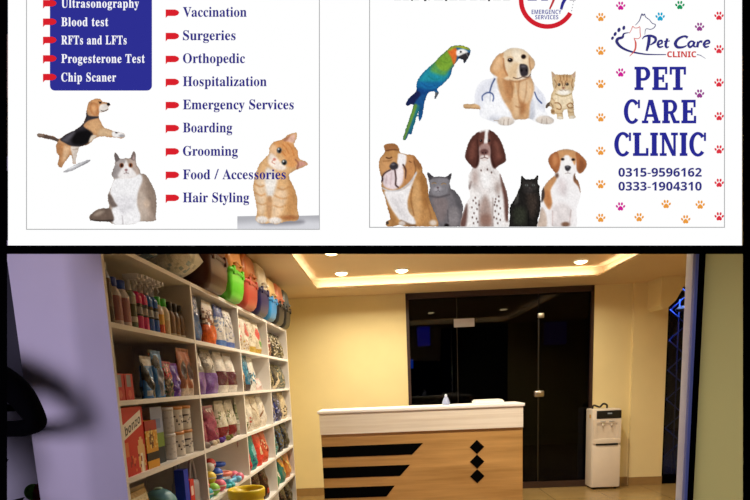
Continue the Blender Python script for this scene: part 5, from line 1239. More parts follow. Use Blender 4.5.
def picture(name, label, u0, v0, sc, outlines, base, layers, layer, fur=.07, step=.62, crop=None, smooth=True, fuzz=.42):
    """a colour print: outlines and layers are given in 1/sc poster units from (u0, v0)"""
    outs = [spline(o_, True, 4) if smooth else np.array(o_, float) for o_ in outlines]
    allp = np.concatenate(outs); lo, hi = allp.min(0), allp.max(0)
    st_ = step * sc
    nx, ny = int((hi[0] - lo[0]) / st_) + 3, int((hi[1] - lo[1]) / st_) + 3
    gx, gy = np.meshgrid(lo[0] - st_ + np.arange(nx) * st_, lo[1] - st_ + np.arange(ny) * st_)
    P = np.stack([gx.ravel(), gy.ravel()], 1)
    d_ = np.full(len(P), 1e9); ins = np.zeros(len(P), bool); near = P.copy()
    jit = np.stack([vnoise(P, sc * 1.0, 11) - .5, vnoise(P, sc * 1.0, 23) - .5], 1) * 2 * fuzz * sc * (1 if smooth else 0)
    for A in outs:
        a, b_, c_ = seg_dist(P + jit, A)
        c_ = c_ - jit
        k = a < d_; near[k] = c_[k]; d_ = np.minimum(d_, a); ins |= b_
    col = np.tile(np.array(base, float), (len(P), 1))
    for ly in layers:
        k, c_ = ly[0], np.array(ly[1], float); soft = ly[3] if len(ly) > 3 else 5.0
        if k == 'p':
            a, b_, _ = seg_dist(P, spline(ly[2], True, 4)); sd = np.where(b_, -a, a)
        elif k == 'e':
            x, y, rx, ry = ly[2]; rr = np.hypot((P[:, 0] - x) / rx, (P[:, 1] - y) / ry); sd = (rr - 1) * min(rx, ry)
        else:
            sd = line_dist(P, ly[2], ly[4] if len(ly) > 4 else [soft * 2])
        al = np.clip(.5 - sd / (2 * soft), 0, 1); al = al * al * (3 - 2 * al)
        if len(ly) > 5: al = al * ly[5]
        col = col * (1 - al[:, None]) + c_ * al[:, None]
    if smooth:
        rim = .13 * np.exp(-d_ / (2.2 * sc)) * (col.min(1) < 225)
        col = col * (1 - rim[:, None])
        cloud = vnoise(P, sc * 5.0, 3) * .6 + vnoise(P, sc * 2.4, 9) * .4 - .5
        col = col * (1 + .13 * cloud[:, None] * (col.min(1) < 225)[:, None])
    grey = col.mean(1)[:, None]
    col = np.clip(grey + (col - grey) * .9, 0, 255)
    nz = vnoise(P, sc * 1.1, 1) * .6 + vnoise(P * np.array([1.0, .45]), sc * .8, 5) * .6 - .6
    col = np.clip(col * (1 + fur * 2 * nz[:, None]), 0, 255)
    pos = np.where(ins[:, None], P, near)
    u = u0 + pos[:, 0] / sc; v = v0 + pos[:, 1] / sc
    if crop is not None: v = np.minimum(v, crop)
    lc = col / 255.0; lc = np.where(lc <= .04045, lc / 12.92, ((lc + .055) / 1.055) ** 2.4)
    me = bpy.data.meshes.new(name)
    fs = []
    I = ins.reshape(ny, nx)
    for j in range(ny - 1):
        for i in range(nx - 1):
            if I[j, i] or I[j + 1, i] or I[j, i + 1] or I[j + 1, i + 1]:
                a = j * nx + i; fs.append((a, a + nx, a + nx + 1, a + 1))
    used = sorted({i for f in fs for i in f}); mp = {a: i for i, a in enumerate(used)}
    z = .0004 * layer
    me.from_pydata([((u[i] - PX) * PU, (PY - v[i]) * PU, z) for i in used], [], [[mp[i] for i in f] for f in fs])
    at = me.color_attributes.new('Ink', 'FLOAT_COLOR', 'POINT')
    at.data.foreach_set('color', np.concatenate([lc[used], np.ones((len(used), 1))], 1).ravel())
    me.materials.append(M_ink)
    o = bpy.data.objects.new(name, me); o.parent = poster; COL.objects.link(o)
    o['label'] = label
    return o

p_, e_, l_ = 'p', 'e', 'l'
K = (26, 22, 24)
# beagle leaping
picture('beagle_picture', 'printed picture of a leaping beagle with a black saddle', 34, 94, 6.25,
    [[(330,110),(335,80),(350,50),(385,32),(415,35),(435,52),(460,55),(475,60),(478,72),(466,85),(470,98),(455,108),(430,115),(412,120),(408,150),(425,185),(440,210),(470,222),(500,235),(545,243),(570,255),(568,272),(545,280),(520,275),(480,272),(430,268),(390,276),(360,302),(330,322),(290,332),(280,352),(270,380),(262,425),(265,437),(245,438),(240,400),(228,380),(215,405),(195,428),(182,450),(172,462),(155,455),(152,430),(160,395),(143,365),(140,320),(148,302),(120,290),(60,278),(25,268),(28,248),(70,254),(120,266),(160,282),(200,255),(260,225),(300,195),(322,160)]],
    (208,150,100), [
    (p_,(228,212,198),[(232,330),(290,328),(278,360),(262,430),(246,436),(240,380)],6), (l_,(150,130,115),[(245,350),(280,345)],5,[6],.7),
    (p_,(196,132,80),[(143,330),(180,310),(190,360),(165,400),(150,380)],14),(p_,(226,180,135),[(190,330),(225,340),(210,395),(185,420)],10,),
    (p_,(52,48,54),[(322,160),(330,112),(345,138),(405,143),(402,153),(345,168),(312,198),(330,220),(362,238),(370,262),(345,302),(325,318),(290,330),(230,326),(190,305),(165,287),(198,256),(260,223),(300,195)],5),
    (p_,(18,16,18),[(250,250),(330,225),(365,245),(340,305),(290,322),(240,310)],16), (p_,(88,84,92),[(180,285),(240,240),(255,250),(215,295),(195,300)],14),
    (p_,(216,164,112),[(345,180),(395,165),(425,190),(430,240),(385,250),(340,215)],14), (p_,(226,186,140),[(430,215),(500,240),(480,265),(400,262)],10),
    (p_,(234,214,190),[(362,262),(392,262),(388,274),(355,302),(345,300)],5),
    (p_,(196,126,74),[(350,72),(352,105),(368,130),(392,138),(406,118),(404,80),(390,58),(365,54)],5), (p_,(222,160,104),[(362,75),(366,110),(384,128),(392,100),(384,70)],9),
    (p_,(220,156,98),[(355,48),(390,34),(420,42),(418,60),(392,58)],6),
    (p_,(240,230,220),[(412,78),(438,64),(462,72),(466,98),(440,112),(412,116)],5), (e_,K,(468,66,11,11),3), (l_,(60,44,40),[(422,107),(440,110),(462,100)],2,[5]), (e_,K,(416,57,8,7),3), (l_,(120,70,45),[(404,50),(425,52)],3,[4]),
    (p_,(240,236,234),[(494,236),(545,243),(570,255),(566,272),(520,274),(492,266)],5), (e_,(170,165,168),(552,264,17,9),4), (e_,(80,70,70),(517,243,8,6),3),
    (p_,(96,76,66),[(25,250),(70,256),(120,268),(158,285),(140,300),(60,278),(25,268)],4), (p_,(150,125,108),[(25,248),(60,254),(60,268),(25,265)],7),
    (l_,(176,116,70),[(158,400),(168,430),(165,455)],6,[8],.6)], 5)
picture('beagle_foot_picture', 'grey lower edge of the leaping beagle\'s pale hind foot', 34, 94, 6.25, [[(184,490),(215,468),(262,444),(310,424),(342,412),(358,416),(340,430),(280,462),(235,484),(205,492)]], (196,194,198),
    [(p_,(236,236,238),[(190,478),(262,446),(320,424),(300,434),(240,466)],6), (l_,(110,108,112),[(262,470),(310,444),(350,418)],4,[6],.6)], 5)
# seated grey and white cat
picture('longhair_cat_picture', 'printed picture of a seated long-haired grey and white cat', 84, 148, 6.25,
    [[(190,40),(202,34),(228,68),(260,66),(290,64),(303,32),(318,25),(326,60),(328,100),(345,130),(358,160),(385,168),(410,202),(435,250),(452,300),(455,370),(450,420),(450,452),(400,462),(350,462),(310,478),(260,480),(190,478),(150,462),(90,462),(40,452),(38,425),(70,395),(120,377),(160,375),(150,320),(155,285),(175,240),(188,198),(174,170),(185,135),(195,110),(194,75)]],
    (176,154,138), [
    (p_,(150,128,112),[(375,170),(410,202),(452,300),(450,420),(410,380),(395,280)],22), (p_,(196,176,160),[(340,280),(380,300),(400,420),(380,458),(345,450)],18), (e_,(205,178,155),(395,352,20,25),14),
    (p_,(240,238,239),[(190,198),(240,188),(300,185),(352,165),(366,205),(342,270),(332,340),(346,400),(350,460),(310,477),(190,477),(176,400),(186,330),(164,275)],9),
    (p_,(226,223,226),[(200,330),(250,300),(320,320),(300,400),(246,420),(210,390)],26,), (p_,(242,240,241),[(250,440),(290,400),(345,400),(350,458),(310,477),(255,478)],10), (p_,(244,242,243),[(180,390),(225,400),(240,470),(190,476)],10),
    (l_,(196,190,192),[(240,425),(246,476)],4,[6]), (p_,(120,104,96),[(152,300),(168,295),(192,335),(210,365),(172,368)],8),
    (p_,(160,150,148),[(192,110),(222,100),(238,135),(228,172),(205,192),(178,180),(178,160)],9), (p_,(236,230,228),[(262,76),(282,112),(318,140),(330,172),(300,185),(235,192),(215,172),(240,125)],9),
    (p_,(196,172,158),[(285,75),(324,70),(328,105),(345,140),(335,165),(305,130)],10), (p_,(176,164,160),[(195,75),(258,70),(250,100),(205,105)],9),
    (p_,(112,100,98),[(191,42),(203,36),(226,70),(200,88)],5), (p_,(130,112,106),[(292,64),(306,32),(318,27),(325,72),(308,80)],5), (p_,(190,160,154),[(306,70),(314,46),(320,74)],4),
    (e_,(120,62,34),(237,111,14,15),4), (e_,K,(238,111,6,10),3), (e_,(150,78,38),(293,110,13,14),4), (e_,K,(293,110,5,10),3), (e_,(150,98,100),(265,139,9,7),4), (l_,(130,95,95),[(265,145),(266,156),(280,160)],2,[4]), (l_,(150,120,118),[(266,156),(252,162)],2,[4]),
    (p_,(112,92,80),[(40,452),(44,418),(80,394),(130,379),(168,385),(190,450),(150,462),(90,462)],7), (p_,(160,140,124),[(60,420),(100,395),(130,398),(90,425)],12), (l_,(70,56,50),[(50,455),(120,458),(178,455)],6,[12])], 5, .06)
# orange kitten with its patch of floor
me_ = picture('print_floor', 'grey strip of floor printed under the orange kitten', 234, 130, 5.0, [[(17,432),(120,430),(220,430),(320,430),(425,427),(427,495),(220,495),(17,495)]], (178,178,184),
    [(p_,(214,214,220),[(0,470),(440,455),(440,520),(0,520)],22), (p_,(140,138,146),[(150,455),(330,450),(330,470),(150,476)],14)], 2, .01, smooth=False)
picture('orange_kitten_picture', 'printed picture of an orange kitten with its head tilted', 234, 130, 5.0,
    [[(245,47),(268,28),(292,19),(314,15),(313,45),(300,75),(318,105),(326,146),(352,156),(372,172),(345,188),(305,205),(275,225),(285,260),(305,300),(318,350),(318,400),(326,435),(315,455),(270,458),(240,464),(215,473),(185,468),(160,469),(130,468),(108,450),(115,420),(112,370),(100,320),(98,270),(112,215),(130,170),(158,140),(176,120),(178,90),(200,62)]],
    (228,176,118), [
    (p_,(212,150,88),[(275,230),(305,300),(318,350),(318,400),(290,440),(260,400),(270,320)],20), (p_,(240,205,165),[(110,250),(150,240),(160,330),(150,420),(120,400)],16), (p_,(238,200,158),[(195,330),(240,290),(265,330),(230,430),(190,440)],16),
    (p_,(240,232,222),[(168,190),(215,225),(212,280),(188,345),(165,325),(152,250)],12), (p_,(206,152,102),[(165,345),(190,340),(185,440),(168,440)],7),
    (p_,(228,156,90),[(200,65),(245,50),(300,78),(320,108),(325,150),(300,190),(270,180),(245,130),(200,110)],9), (p_,(240,190,140),[(180,92),(205,75),(222,110),(205,135),(180,125)],9),
    (p_,(246,228,212),[(182,120),(210,135),(236,165),(262,190),(240,205),(200,195),(172,165)],9),
    (e_,(84,92,96),(227,104,13,15),4), (e_,K,(229,106,7,10),3), (e_,(238,240,240),(224,98,3,4),2), (e_,(84,92,92),(252,164,14,14),4), (e_,K,(253,167,8,9),3), (e_,(238,240,240),(248,159,3,4),2),
    (e_,(214,128,110),(203,149,8,7),4), (l_,(200,130,110),[(198,154),(190,162),(205,172)],2,[4]),
    (p_,(236,184,160),[(258,55),(290,28),(306,24),(304,58),(290,66),(272,60)],5), (p_,(196,128,92),[(246,52),(285,25),(262,58)],4), (p_,(226,160,140),[(326,160),(352,162),(364,172),(335,186),(312,192)],5), (l_,(170,104,76),[(308,150),(322,170),(316,196)],4,[8]),
    (l_,(204,124,62),[(245,75),(262,95),(275,120)],4,[7],.8), (l_,(204,124,62),[(268,70),(290,95),(300,130)],4,[7],.8), (l_,(204,124,62),[(240,110),(258,130)],3,[6],.8),
    (l_,(204,138,78),[(104,270),(130,285),(150,280)],5,[8],.7), (l_,(204,138,78),[(106,315),(135,330),(155,322)],5,[8],.7), (l_,(204,138,78),[(220,290),(245,300),(280,285)],5,[8],.7), (l_,(204,138,78),[(205,330),(245,345),(300,330)],5,[8],.6), (l_,(204,138,78),[(115,365),(140,375),(160,368)],5,[7],.6), (l_,(204,138,78),[(200,380),(230,388),(260,378)],5,[7],.6),
    (e_,(176,108,60),(278,440,46,12),9), (e_,(246,234,222),(140,450,30,18),6), (e_,(246,234,222),(206,455,32,17),6), (l_,(206,178,156),[(130,455),(132,466)],2,[3]), (l_,(206,178,156),[(146,455),(147,467)],2,[3]), (l_,(206,178,156),[(198,460),(199,471)],2,[3]), (l_,(206,178,156),[(216,460),(216,471)],2,[3])], 6)
# macaw
picture('macaw_picture', 'printed picture of a green and blue macaw with an orange cheek', 396, 38, 4.762,
    [[(245,57),(265,42),(300,37),(330,42),(354,58),(350,85),(335,110),(323,123),(318,106),(300,101),(288,115),(270,145),(257,185),(225,220),(196,245),(203,262),(192,286),(182,291),(186,262),(165,258),(146,275),(132,330),(126,370),(112,399),(107,375),(110,345),(97,380),(82,430),(72,463),(62,456),(45,487),(32,482),(45,440),(65,380),(82,326),(72,317),(52,327),(49,308),(70,280),(95,255),(100,210),(130,165),(180,120),(213,85)]],
    (22,96,160), [
    (p_,(28,148,168),[(130,165),(185,122),(245,160),(252,185),(222,212),(150,215),(102,212)],18), (p_,(124,170,48),[(212,85),(250,58),(282,90),(276,125),(240,165),(205,158),(182,120)],11), (p_,(86,156,74),[(180,122),(205,155),(240,165),(225,180),(165,160)],12),
    (p_,(22,110,172),[(100,212),(150,215),(222,214),(190,246),(120,262),(96,252)],12), (p_,(20,70,140),[(95,240),(160,250),(196,245),(165,258),(130,276),(95,275)],9),
    (p_,(26,34,84),[(49,308),(95,253),(116,275),(82,322),(72,317),(52,327)],6),
    (p_,(24,84,150),[(96,300),(146,275),(130,330),(112,398),(108,345),(72,462),(60,456),(84,380)],8), (p_,(106,156,58),[(84,322),(102,330),(76,400),(42,486),(32,482),(58,400)],6), (p_,(30,120,130),[(100,330),(112,340),(80,430),(66,450)],6),
    (p_,(232,108,40),[(246,62),(280,48),(292,66),(288,98),(276,132),(262,95)],6), (p_,(172,182,44),[(244,60),(265,42),(300,37),(335,43),(353,60),(318,53),(285,48),(258,62)],5),
    (p_,(248,244,240),[(290,62),(318,55),(342,68),(326,82),(300,90),(288,82)],5), (e_,K,(308,68,5,5),2), (l_,(150,150,140),[(296,76),(320,74)],2,[2],.6),
    (p_,(52,48,52),[(296,92),(326,76),(350,72),(346,95),(323,123),(318,106),(304,102)],4), (l_,(150,148,150),[(335,76),(342,90)],3,[5],.6), (p_,(100,100,104),[(183,264),(203,262),(192,288),(184,290)],4),
    (l_,(18,120,120),[(150,180),(180,200),(210,195)],4,[6],.5), (l_,(18,80,150),[(120,215),(150,235),(185,228)],4,[6],.5), (l_,(90,140,40),[(215,110),(240,120),(262,112)],4,[6],.5)], 5, .08)
# golden retriever in a white coat
FL = (228,196,152)
picture('retriever_picture', 'printed picture of a golden retriever lying in a white coat with a stethoscope', 460, 42, 5.556,
    [[(235,62),(270,38),(320,35),(360,48),(388,75),(415,108),(414,140),(397,165),(400,210),(430,255),(465,295),(480,345),(472,380),(492,410),(522,432),(512,456),(470,460),(420,448),(385,428),(350,435),(310,435),(298,455),(260,468),(215,462),(185,446),(140,432),(108,410),(106,378),(60,374),(23,371),(22,347),(75,345),(80,300),(95,250),(130,215),(186,198),(165,165),(168,135),(190,95),(215,68)]],
    (247,247,250), [
    (p_,(228,229,238),[(80,300),(110,240),(180,200),(200,260),(130,330),(110,400),(90,360)],24), (p_,(224,226,236),[(420,250),(465,295),(480,345),(470,385),(430,360)],18), (p_,(222,223,231),[(150,430),(220,380),(280,400),(250,430),(190,445)],16), (p_,(248,248,251),[(190,300),(260,340),(280,420),(200,410),(160,380)],22), (p_,(210,212,222),[(390,330),(410,330),(415,420),(385,425)],12),
    (p_,(224,178,126),[(22,347),(75,345),(108,358),(106,379),(60,374),(23,371)],5), (l_,(196,146,96),[(26,366),(70,370),(104,372)],4,[6]),
    (p_,(216,164,112),[(208,195),(270,200),(330,205),(392,200),(410,255),(402,300),(388,350),(380,425),(350,433),(300,430),(280,390),(236,320),(212,255)],8),
    (p_,(192,132,82),[(240,210),(280,205),(300,260),(285,330),(255,300)],14), (p_,(182,120,72),[(300,340),(340,330),(370,350),(350,400),(310,400)],16), (p_,(236,196,150),[(330,230),(390,215),(400,290),(370,340),(335,310)],16), (p_,(232,190,142),[(290,290),(320,270),(330,400),(300,420)],14),
    (l_,(170,112,66),[(275,215),(290,260),(288,310)],5,[8],.7), (l_,(170,112,66),[(330,220),(322,280),(330,340)],5,[7],.6), (l_,(176,118,72),[(370,225),(365,290),(350,350)],5,[7],.5), (l_,(242,210,168),[(305,230),(310,290)],6,[9],.7), (l_,(174,116,70),[(310,360),(330,365),(352,360)],5,[9],.6),
    (p_,(238,212,176),[(238,64),(270,40),(320,37),(360,50),(388,78),(402,115),(404,150),(385,185),(335,210),(285,216),(240,200),(238,110)],7),
    (p_,(246,228,200),[(290,50),(330,48),(345,100),(330,130),(300,110)],14), (p_,(226,192,148),[(300,120),(330,130),(330,190),(290,210),(262,180)],14), (p_,(244,226,202),[(318,150),(335,130),(375,180),(360,205),(318,208)],10),
    (p_,(218,162,108),[(242,62),(215,70),(190,96),(168,136),(168,168),(205,195),(240,202),(262,190),(250,150),(236,110)],6), (p_,(236,188,138),[(200,100),(225,85),(228,130),(205,165),(182,150)],14), (l_,(186,124,76),[(240,95),(246,150),(262,188)],5,[9]),
    (p_,(226,182,134),[(384,76),(413,108),(412,142),(396,164),(384,140),(380,105)],6), (l_,(190,134,88),[(384,92),(388,140),(396,162)],4,[7],.8),
    (e_,(60,36,24),(278,103,15,12),4), (e_,K,(279,103,9,8),3), (e_,(235,230,225),(275,99,2.5,2.5),2), (e_,(60,36,24),(352,84,14,13),4), (e_,K,(352,84,9,8),3), (l_,(200,156,108),[(262,88),(280,84),(294,92)],4,[5],.8),
    (p_,(54,48,52),[(330,130),(345,124),(368,130),(378,150),(374,186),(345,194),(332,172)],5), (e_,(92,86,92),(352,138,14,6),5), (e_,K,(341,160,6,8),3), (e_,K,(368,160,5,8),3), (l_,(96,66,50),[(345,196),(320,206),(296,200)],3,[5]), (l_,(96,66,50),[(350,196),(376,198),(392,182)],3,[5]), (l_,(160,104,64),[(276,214),(310,224),(350,214),(390,196)],5,[8],.6),
    (l_,(66,86,140),[(192,208),(176,240),(164,282)],3,[9,8,8]), (l_,(70,90,146),[(124,326),(124,302),(150,284),(176,288),(186,308),(182,330)],3,[7,7,8,8,7,7]), (l_,(140,150,176),[(168,290),(166,330)],3,[4],.7), (l_,(66,86,140),[(414,282),(428,316),(452,342)],3,[7,7,9]),
    (p_,(228,214,200),[(212,436),(240,418),(285,424),(300,445),(285,462),(245,466),(215,458)],7), (p_,(226,212,198),[(420,440),(440,415),(490,414),(520,434),(510,455),(460,459)],7),
    (l_,(170,150,136),[(245,435),(240,462)],3,[4]), (l_,(170,150,136),[(268,432),(266,464)],3,[4]), (l_,(170,150,136),[(455,430),(452,456)],3,[4]), (l_,(170,150,136),[(480,428),(482,456)],3,[4]), (l_,(190,172,158),[(190,438),(215,440)],3,[5])], 5, .05)
# tabby kitten
ST = (150,98,54)
picture('tabby_kitten_picture', 'printed picture of a small standing tabby kitten', 540, 65, 7.69,
    [[(88,54),(112,75),(150,78),(200,75),(240,80),(270,50),(268,110),(262,150),(258,190),(245,225),(255,280),(258,330),(262,380),(274,405),(250,415),(220,411),(212,370),(205,345),(180,352),(172,385),(180,410),(160,422),(130,416),(126,382),(108,384),(85,381),(80,355),(90,330),(70,322),(50,336),(40,325),(50,300),(76,280),(82,240),(100,200),(95,150),(90,100)]],
    (228,196,148), [
    (p_,(240,218,180),[(120,230),(180,245),(240,228),(248,280),(225,320),(180,345),(140,320),(100,260)],16), (e_,(248,240,226),(182,214,54,22),10), (p_,(214,170,118),[(130,80),(230,80),(240,130),(210,150),(150,150),(120,130)],16),
    (l_,ST,[(150,86),(156,110),(150,130)],4,[8],.8), (l_,ST,[(180,82),(182,120)],4,[7],.8), (l_,ST,[(206,86),(204,125)],4,[8],.8), (l_,ST,[(110,120),(125,150),(118,180)],5,[8],.7), (l_,ST,[(250,115),(242,150),(248,178)],5,[9],.8), (l_,(120,74,44),[(165,130),(172,165)],4,[7],.8), (l_,(120,74,44),[(195,130),(188,165)],4,[7],.8),
    (e_,(58,44,34),(145,155,11,12),4), (e_,(58,44,34),(207,152,12,12),4), (e_,(228,224,210),(142,151,3,3),2), (e_,(228,224,210),(204,148,3,3),2), (e_,(150,90,70),(178,180,11,7),4), (l_,(140,100,70),[(178,188),(165,200),(150,196)],3,[4],.8), (l_,(140,100,70),[(178,188),(192,200),(208,194)],3,[4],.8),
    (l_,(176,150,100),[(118,226),(160,242),(205,240),(238,224)],4,[8]),
    (p_,(206,166,140),[(92,62),(110,80),(98,100)],4), (p_,(206,166,140),[(266,60),(245,84),(262,102)],4),
    (l_,ST,[(112,296),(140,296),(160,320),(155,345),(128,340)],4,[8]), (l_,ST,[(205,312),(232,296),(252,312),(250,330),(222,334),(208,318)],4,[8]), (l_,ST,[(84,300),(100,330)],4,[7],.7), (l_,ST,[(90,260),(110,280)],5,[7],.5), (p_,(100,84,72),[(40,325),(52,300),(72,290),(72,318),(50,336)],6), (e_,(160,116,72),(98,362,14,14),8), (l_,ST,[(130,375),(168,378)],4,[6],.5), (l_,ST,[(216,365),(258,368)],4,[6],.5), (e_,(244,232,212),(152,410,22,10),6), (e_,(244,232,212),(246,404,22,10),6)], 6, .1)
# bulldog
picture('bulldog_picture', 'printed picture of a tan and white bulldog with its head tilted', 374, 140, 5.556,
    [[(55,36),(75,22),(120,25),(138,45),(145,70),(175,80),(215,85),(242,110),(266,150),(270,180),(290,215),(300,270),(306,330),(326,380),(346,430),(356,478),(300,482),(230,482),(175,482),(140,474),(100,483),(70,480),(67,456),(90,440),(75,380),(60,320),(50,290),(42,268),(40,210),(28,160),(30,110),(50,85),(60,65)]],
    (196,138,78), [
    (p_,(170,112,56),[(270,180),(300,270),(306,330),(285,380),(255,300),(250,220)],20), (p_,(214,160,100),[(215,250),(250,240),(260,380),(240,470),(215,420)],18), (p_,(176,120,66),[(75,380),(105,400),(120,460),(100,478),(85,440)],12),
    (p_,(242,237,236),[(58,288),(110,285),(170,270),(215,215),(238,178),(216,240),(196,300),(186,350),(196,400),(222,435),(228,470),(165,466),(112,405),(80,350)],7), (p_,(228,222,222),[(90,330),(150,320),(180,400),(200,450),(150,440)],24), (p_,(196,150,100),[(188,375),(215,390),(222,425),(200,410)],6),
    (p_,(244,238,238),[(138,76),(180,88),(178,130),(160,155),(130,132),(132,100)],6), (p_,(206,148,92),[(32,112),(60,92),(110,100),(120,120),(80,160),(45,190),(32,160)],12), (p_,(200,136,80),[(185,90),(220,100),(225,170),(205,235),(165,260),(165,215),(180,150)],12),
    (p_,(228,208,210),[(50,205),(70,175),(110,160),(150,150),(166,175),(160,235),(140,262),(110,278),(62,264),(46,235)],8), (p_,(246,232,232),[(128,150),(150,140),(158,180),(142,250),(126,230)],8),
    (p_,(56,50,56),[(86,146),(108,124),(132,138),(130,160),(100,168)],5), (e_,(110,104,110),(106,138,10,5),4), (l_,(70,44,42),[(42,212),(60,186),(90,168)],4,[8]), (l_,(70,44,42),[(116,170),(122,215),(120,250),(134,264)],4,[8,8,9,8]), (l_,(88,54,46),[(162,140),(176,170),(174,215)],4,[9,10,5]), (e_,(60,36,38),(44,220,8,14),4), (l_,(180,150,152),[(70,200),(66,240)],5,[6],.6), (l_,(180,150,152),[(95,185),(92,250)],5,[6],.5),
    (l_,(92,52,28),[(68,100),(86,104),(98,98)],3,[7]), (l_,(150,96,50),[(52,120),(80,118),(100,112)],4,[6],.7), (l_,(92,52,28),[(196,120),(206,126)],3,[6],.7), (p_,(166,106,60),[(58,40),(78,26),(118,28),(134,48),(104,58),(72,64)],5), (l_,(110,62,36),[(66,62),(100,56),(134,58)],3,[6]), (p_,(168,108,60),[(215,92),(240,112),(264,150),(250,168),(228,138)],6), (l_,(120,72,40),[(222,120),(232,160),(226,190)],4,[7],.7),
    (l_,(206,204,208),[(46,268),(90,285),(150,276),(205,232),(234,186)],4,[8]), (l_,(150,96,50),[(214,262),(205,330),(222,420)],5,[7],.8), (l_,(158,102,56),[(285,330),(310,400),(320,460)],6,[8],.7), (l_,(120,80,48),[(150,452),(200,474),(228,478)],6,[14],.8), (e_,(232,216,204),(155,466,18,14),6), (e_,(228,208,190),(328,462,20,16),8), (e_,(70,60,54),(74,462,8,10),4)], 5, .06, crop=226.9)
# grey cat
picture('grey_cat_picture', 'printed picture of a grey short-haired cat sitting by the bulldog', 420, 165, 7.69,
    [[(53,64),(75,66),(105,92),(150,90),(200,92),(235,67),(244,75),(230,130),(236,182),(265,198),(300,240),(322,290),(332,330),(326,380),(324,470),(300,476),(200,477),(130,477),(120,420),(100,350),(75,290),(65,230),(76,180),(70,130)]],
    (112,106,110), [
    (p_,(92,88,92),[(240,195),(275,205),(315,280),(322,330),(290,330),(262,250)],14), (p_,(128,114,114),[(100,260),(180,250),(215,300),(190,420),(140,430),(110,340)],24), (p_,(136,128,130),[(225,340),(280,330),(300,400),(280,470),(220,465)],18),
    (p_,(132,127,132),[(80,110),(150,96),(225,110),(228,170),(190,235),(110,235),(72,180)],12), (p_,(70,66,70),[(55,66),(75,68),(100,95),(75,115)],6), (p_,(70,66,70),[(240,72),(205,92),(226,118)],6), (l_,(92,86,90),[(90,102),(150,95),(210,102)],6,[12],.7),
    (l_,(166,132,92),[(92,146),(106,138),(122,143)],3,[8]), (l_,(166,132,92),[(166,152),(180,142),(198,148)],3,[8]), (l_,(70,64,66),[(94,140),(108,134),(124,140)],3,[4],.6), (l_,(70,64,66),[(164,146),(180,138),(198,143)],3,[4],.6),
    (e_,(164,158,164),(136,188,30,20),10), (e_,(96,78,84),(137,176,9,7),4), (l_,(84,76,80),[(137,184),(137,198),(122,208)],2,[4]), (l_,(84,76,80),[(137,198),(154,206)],2,[4]), (l_,(74,68,72),[(75,240),(140,250),(225,230)],8,[12],.7),
    (e_,(30,26,26),(204,466,18,14),6), (l_,(76,70,74),[(212,350),(216,440)],5,[8],.7), (l_,(150,142,144),[(130,440),(145,470)],5,[12],.6)], 4, .06, crop=226.9)
# springer spaniel
BR = (88,48,40)
spk = [(e_,(96,66,60),(x, y, 3.4, 5.0), 2.5) for x, y in ((82,360),(95,372),(76,392),(100,400),(86,420),(98,446),(78,440),(104,462),(84,468),(190,352),(205,362),(196,384),(212,396),(188,410),(204,424),(194,446),(212,452),(200,468),(184,380),(182,440),(110,380),(150,210),(120,215),(170,225),(205,340),(188,366),(92,346))]
picture('spaniel_picture', 'printed picture of a seated brown and white spaniel with long brown ears', 456, 126, 4.8,
    [[(105,30),(130,19),(160,20),(187,35),(207,60),(226,100),(240,150),(236,175),(207,192),(192,206),(212,230),(226,270),(244,320),(252,380),(250,440),(248,486),(150,488),(60,488),(32,486),(18,476),(30,430),(45,380),(68,340),(60,300),(60,240),(78,206),(70,190),(45,160),(44,130),(60,80),(80,50)]],
    (240,234,231), [
    (p_,(112,72,62),[(212,235),(226,270),(244,320),(252,380),(250,450),(236,450),(228,350),(216,290)],8), (p_,(112,76,68),[(18,476),(34,420),(52,378),(54,430),(44,484)],9), (p_,(176,150,140),[(110,400),(140,330),(170,400),(175,486),(115,486)],16), (e_,(150,112,98),(142,452,26,30),14), (p_,(226,216,212),[(100,210),(160,200),(190,260),(150,330),(100,300)],26), (p_,(246,242,240),[(120,225),(165,230),(165,290),(130,300)],18), (p_,(240,236,234),[(72,360),(104,350),(108,484),(72,484)],8), (p_,(240,236,234),[(180,340),(215,345),(218,484),(180,484)],8),
    (l_,(150,128,120),[(110,360),(112,480)],5,[8],.6), (l_,(150,128,120),[(176,350),(176,480)],5,[8],.6), (l_,(120,90,84),[(64,300),(72,270)],5,[10],.6), (e_,(186,164,156),(90,250,14,40),16), (e_,(180,160,152),(200,300,14,30),14)] + spk + [
    (p_,BR,[(106,30),(80,50),(60,80),(45,130),(45,160),(72,194),(96,204),(112,170),(110,100),(122,50)],5), (p_,BR,[(160,21),(187,36),(207,60),(226,100),(239,150),(235,175),(207,191),(182,206),(166,170),(162,100),(156,50)],5), (p_,(116,66,54),[(70,90),(90,80),(88,150),(66,160)],12), (p_,(118,68,56),[(185,80),(205,90),(218,150),(196,160)],12), (l_,(58,30,26),[(104,70),(108,130),(98,190)],5,[9],.8), (l_,(58,30,26),[(166,80),(168,140),(182,192)],5,[9],.8),
    (p_,(104,60,50),[(112,40),(140,28),(162,44),(164,100),(110,102)],6), (p_,(244,238,234),[(140,24),(150,24),(152,44),(150,84),(134,90),(137,50)],4),
    (p_,(172,134,126),[(112,104),(132,86),(156,90),(165,120),(160,150),(136,166),(114,150)],6), (p_,(226,212,206),[(118,146),(136,140),(156,146),(150,166),(136,170),(120,164)],5), (e_,(106,64,60),(135,126,19,14),5), (e_,(60,34,34),(128,130,4,4),2), (e_,(60,34,34),(142,130,4,4),2), (l_,(110,72,68),[(135,140),(135,152),(118,158)],2,[4]), (l_,(110,72,68),[(135,152),(152,157)],2,[4]),
    (e_,K,(119,72,6,6),3), (e_,K,(158,72,6,6),3), (e_,(180,150,140),(117,70,1.8,1.8),1.5), (e_,(180,150,140),(156,70,1.8,1.8),1.5)], 5, .07, crop=226.9)
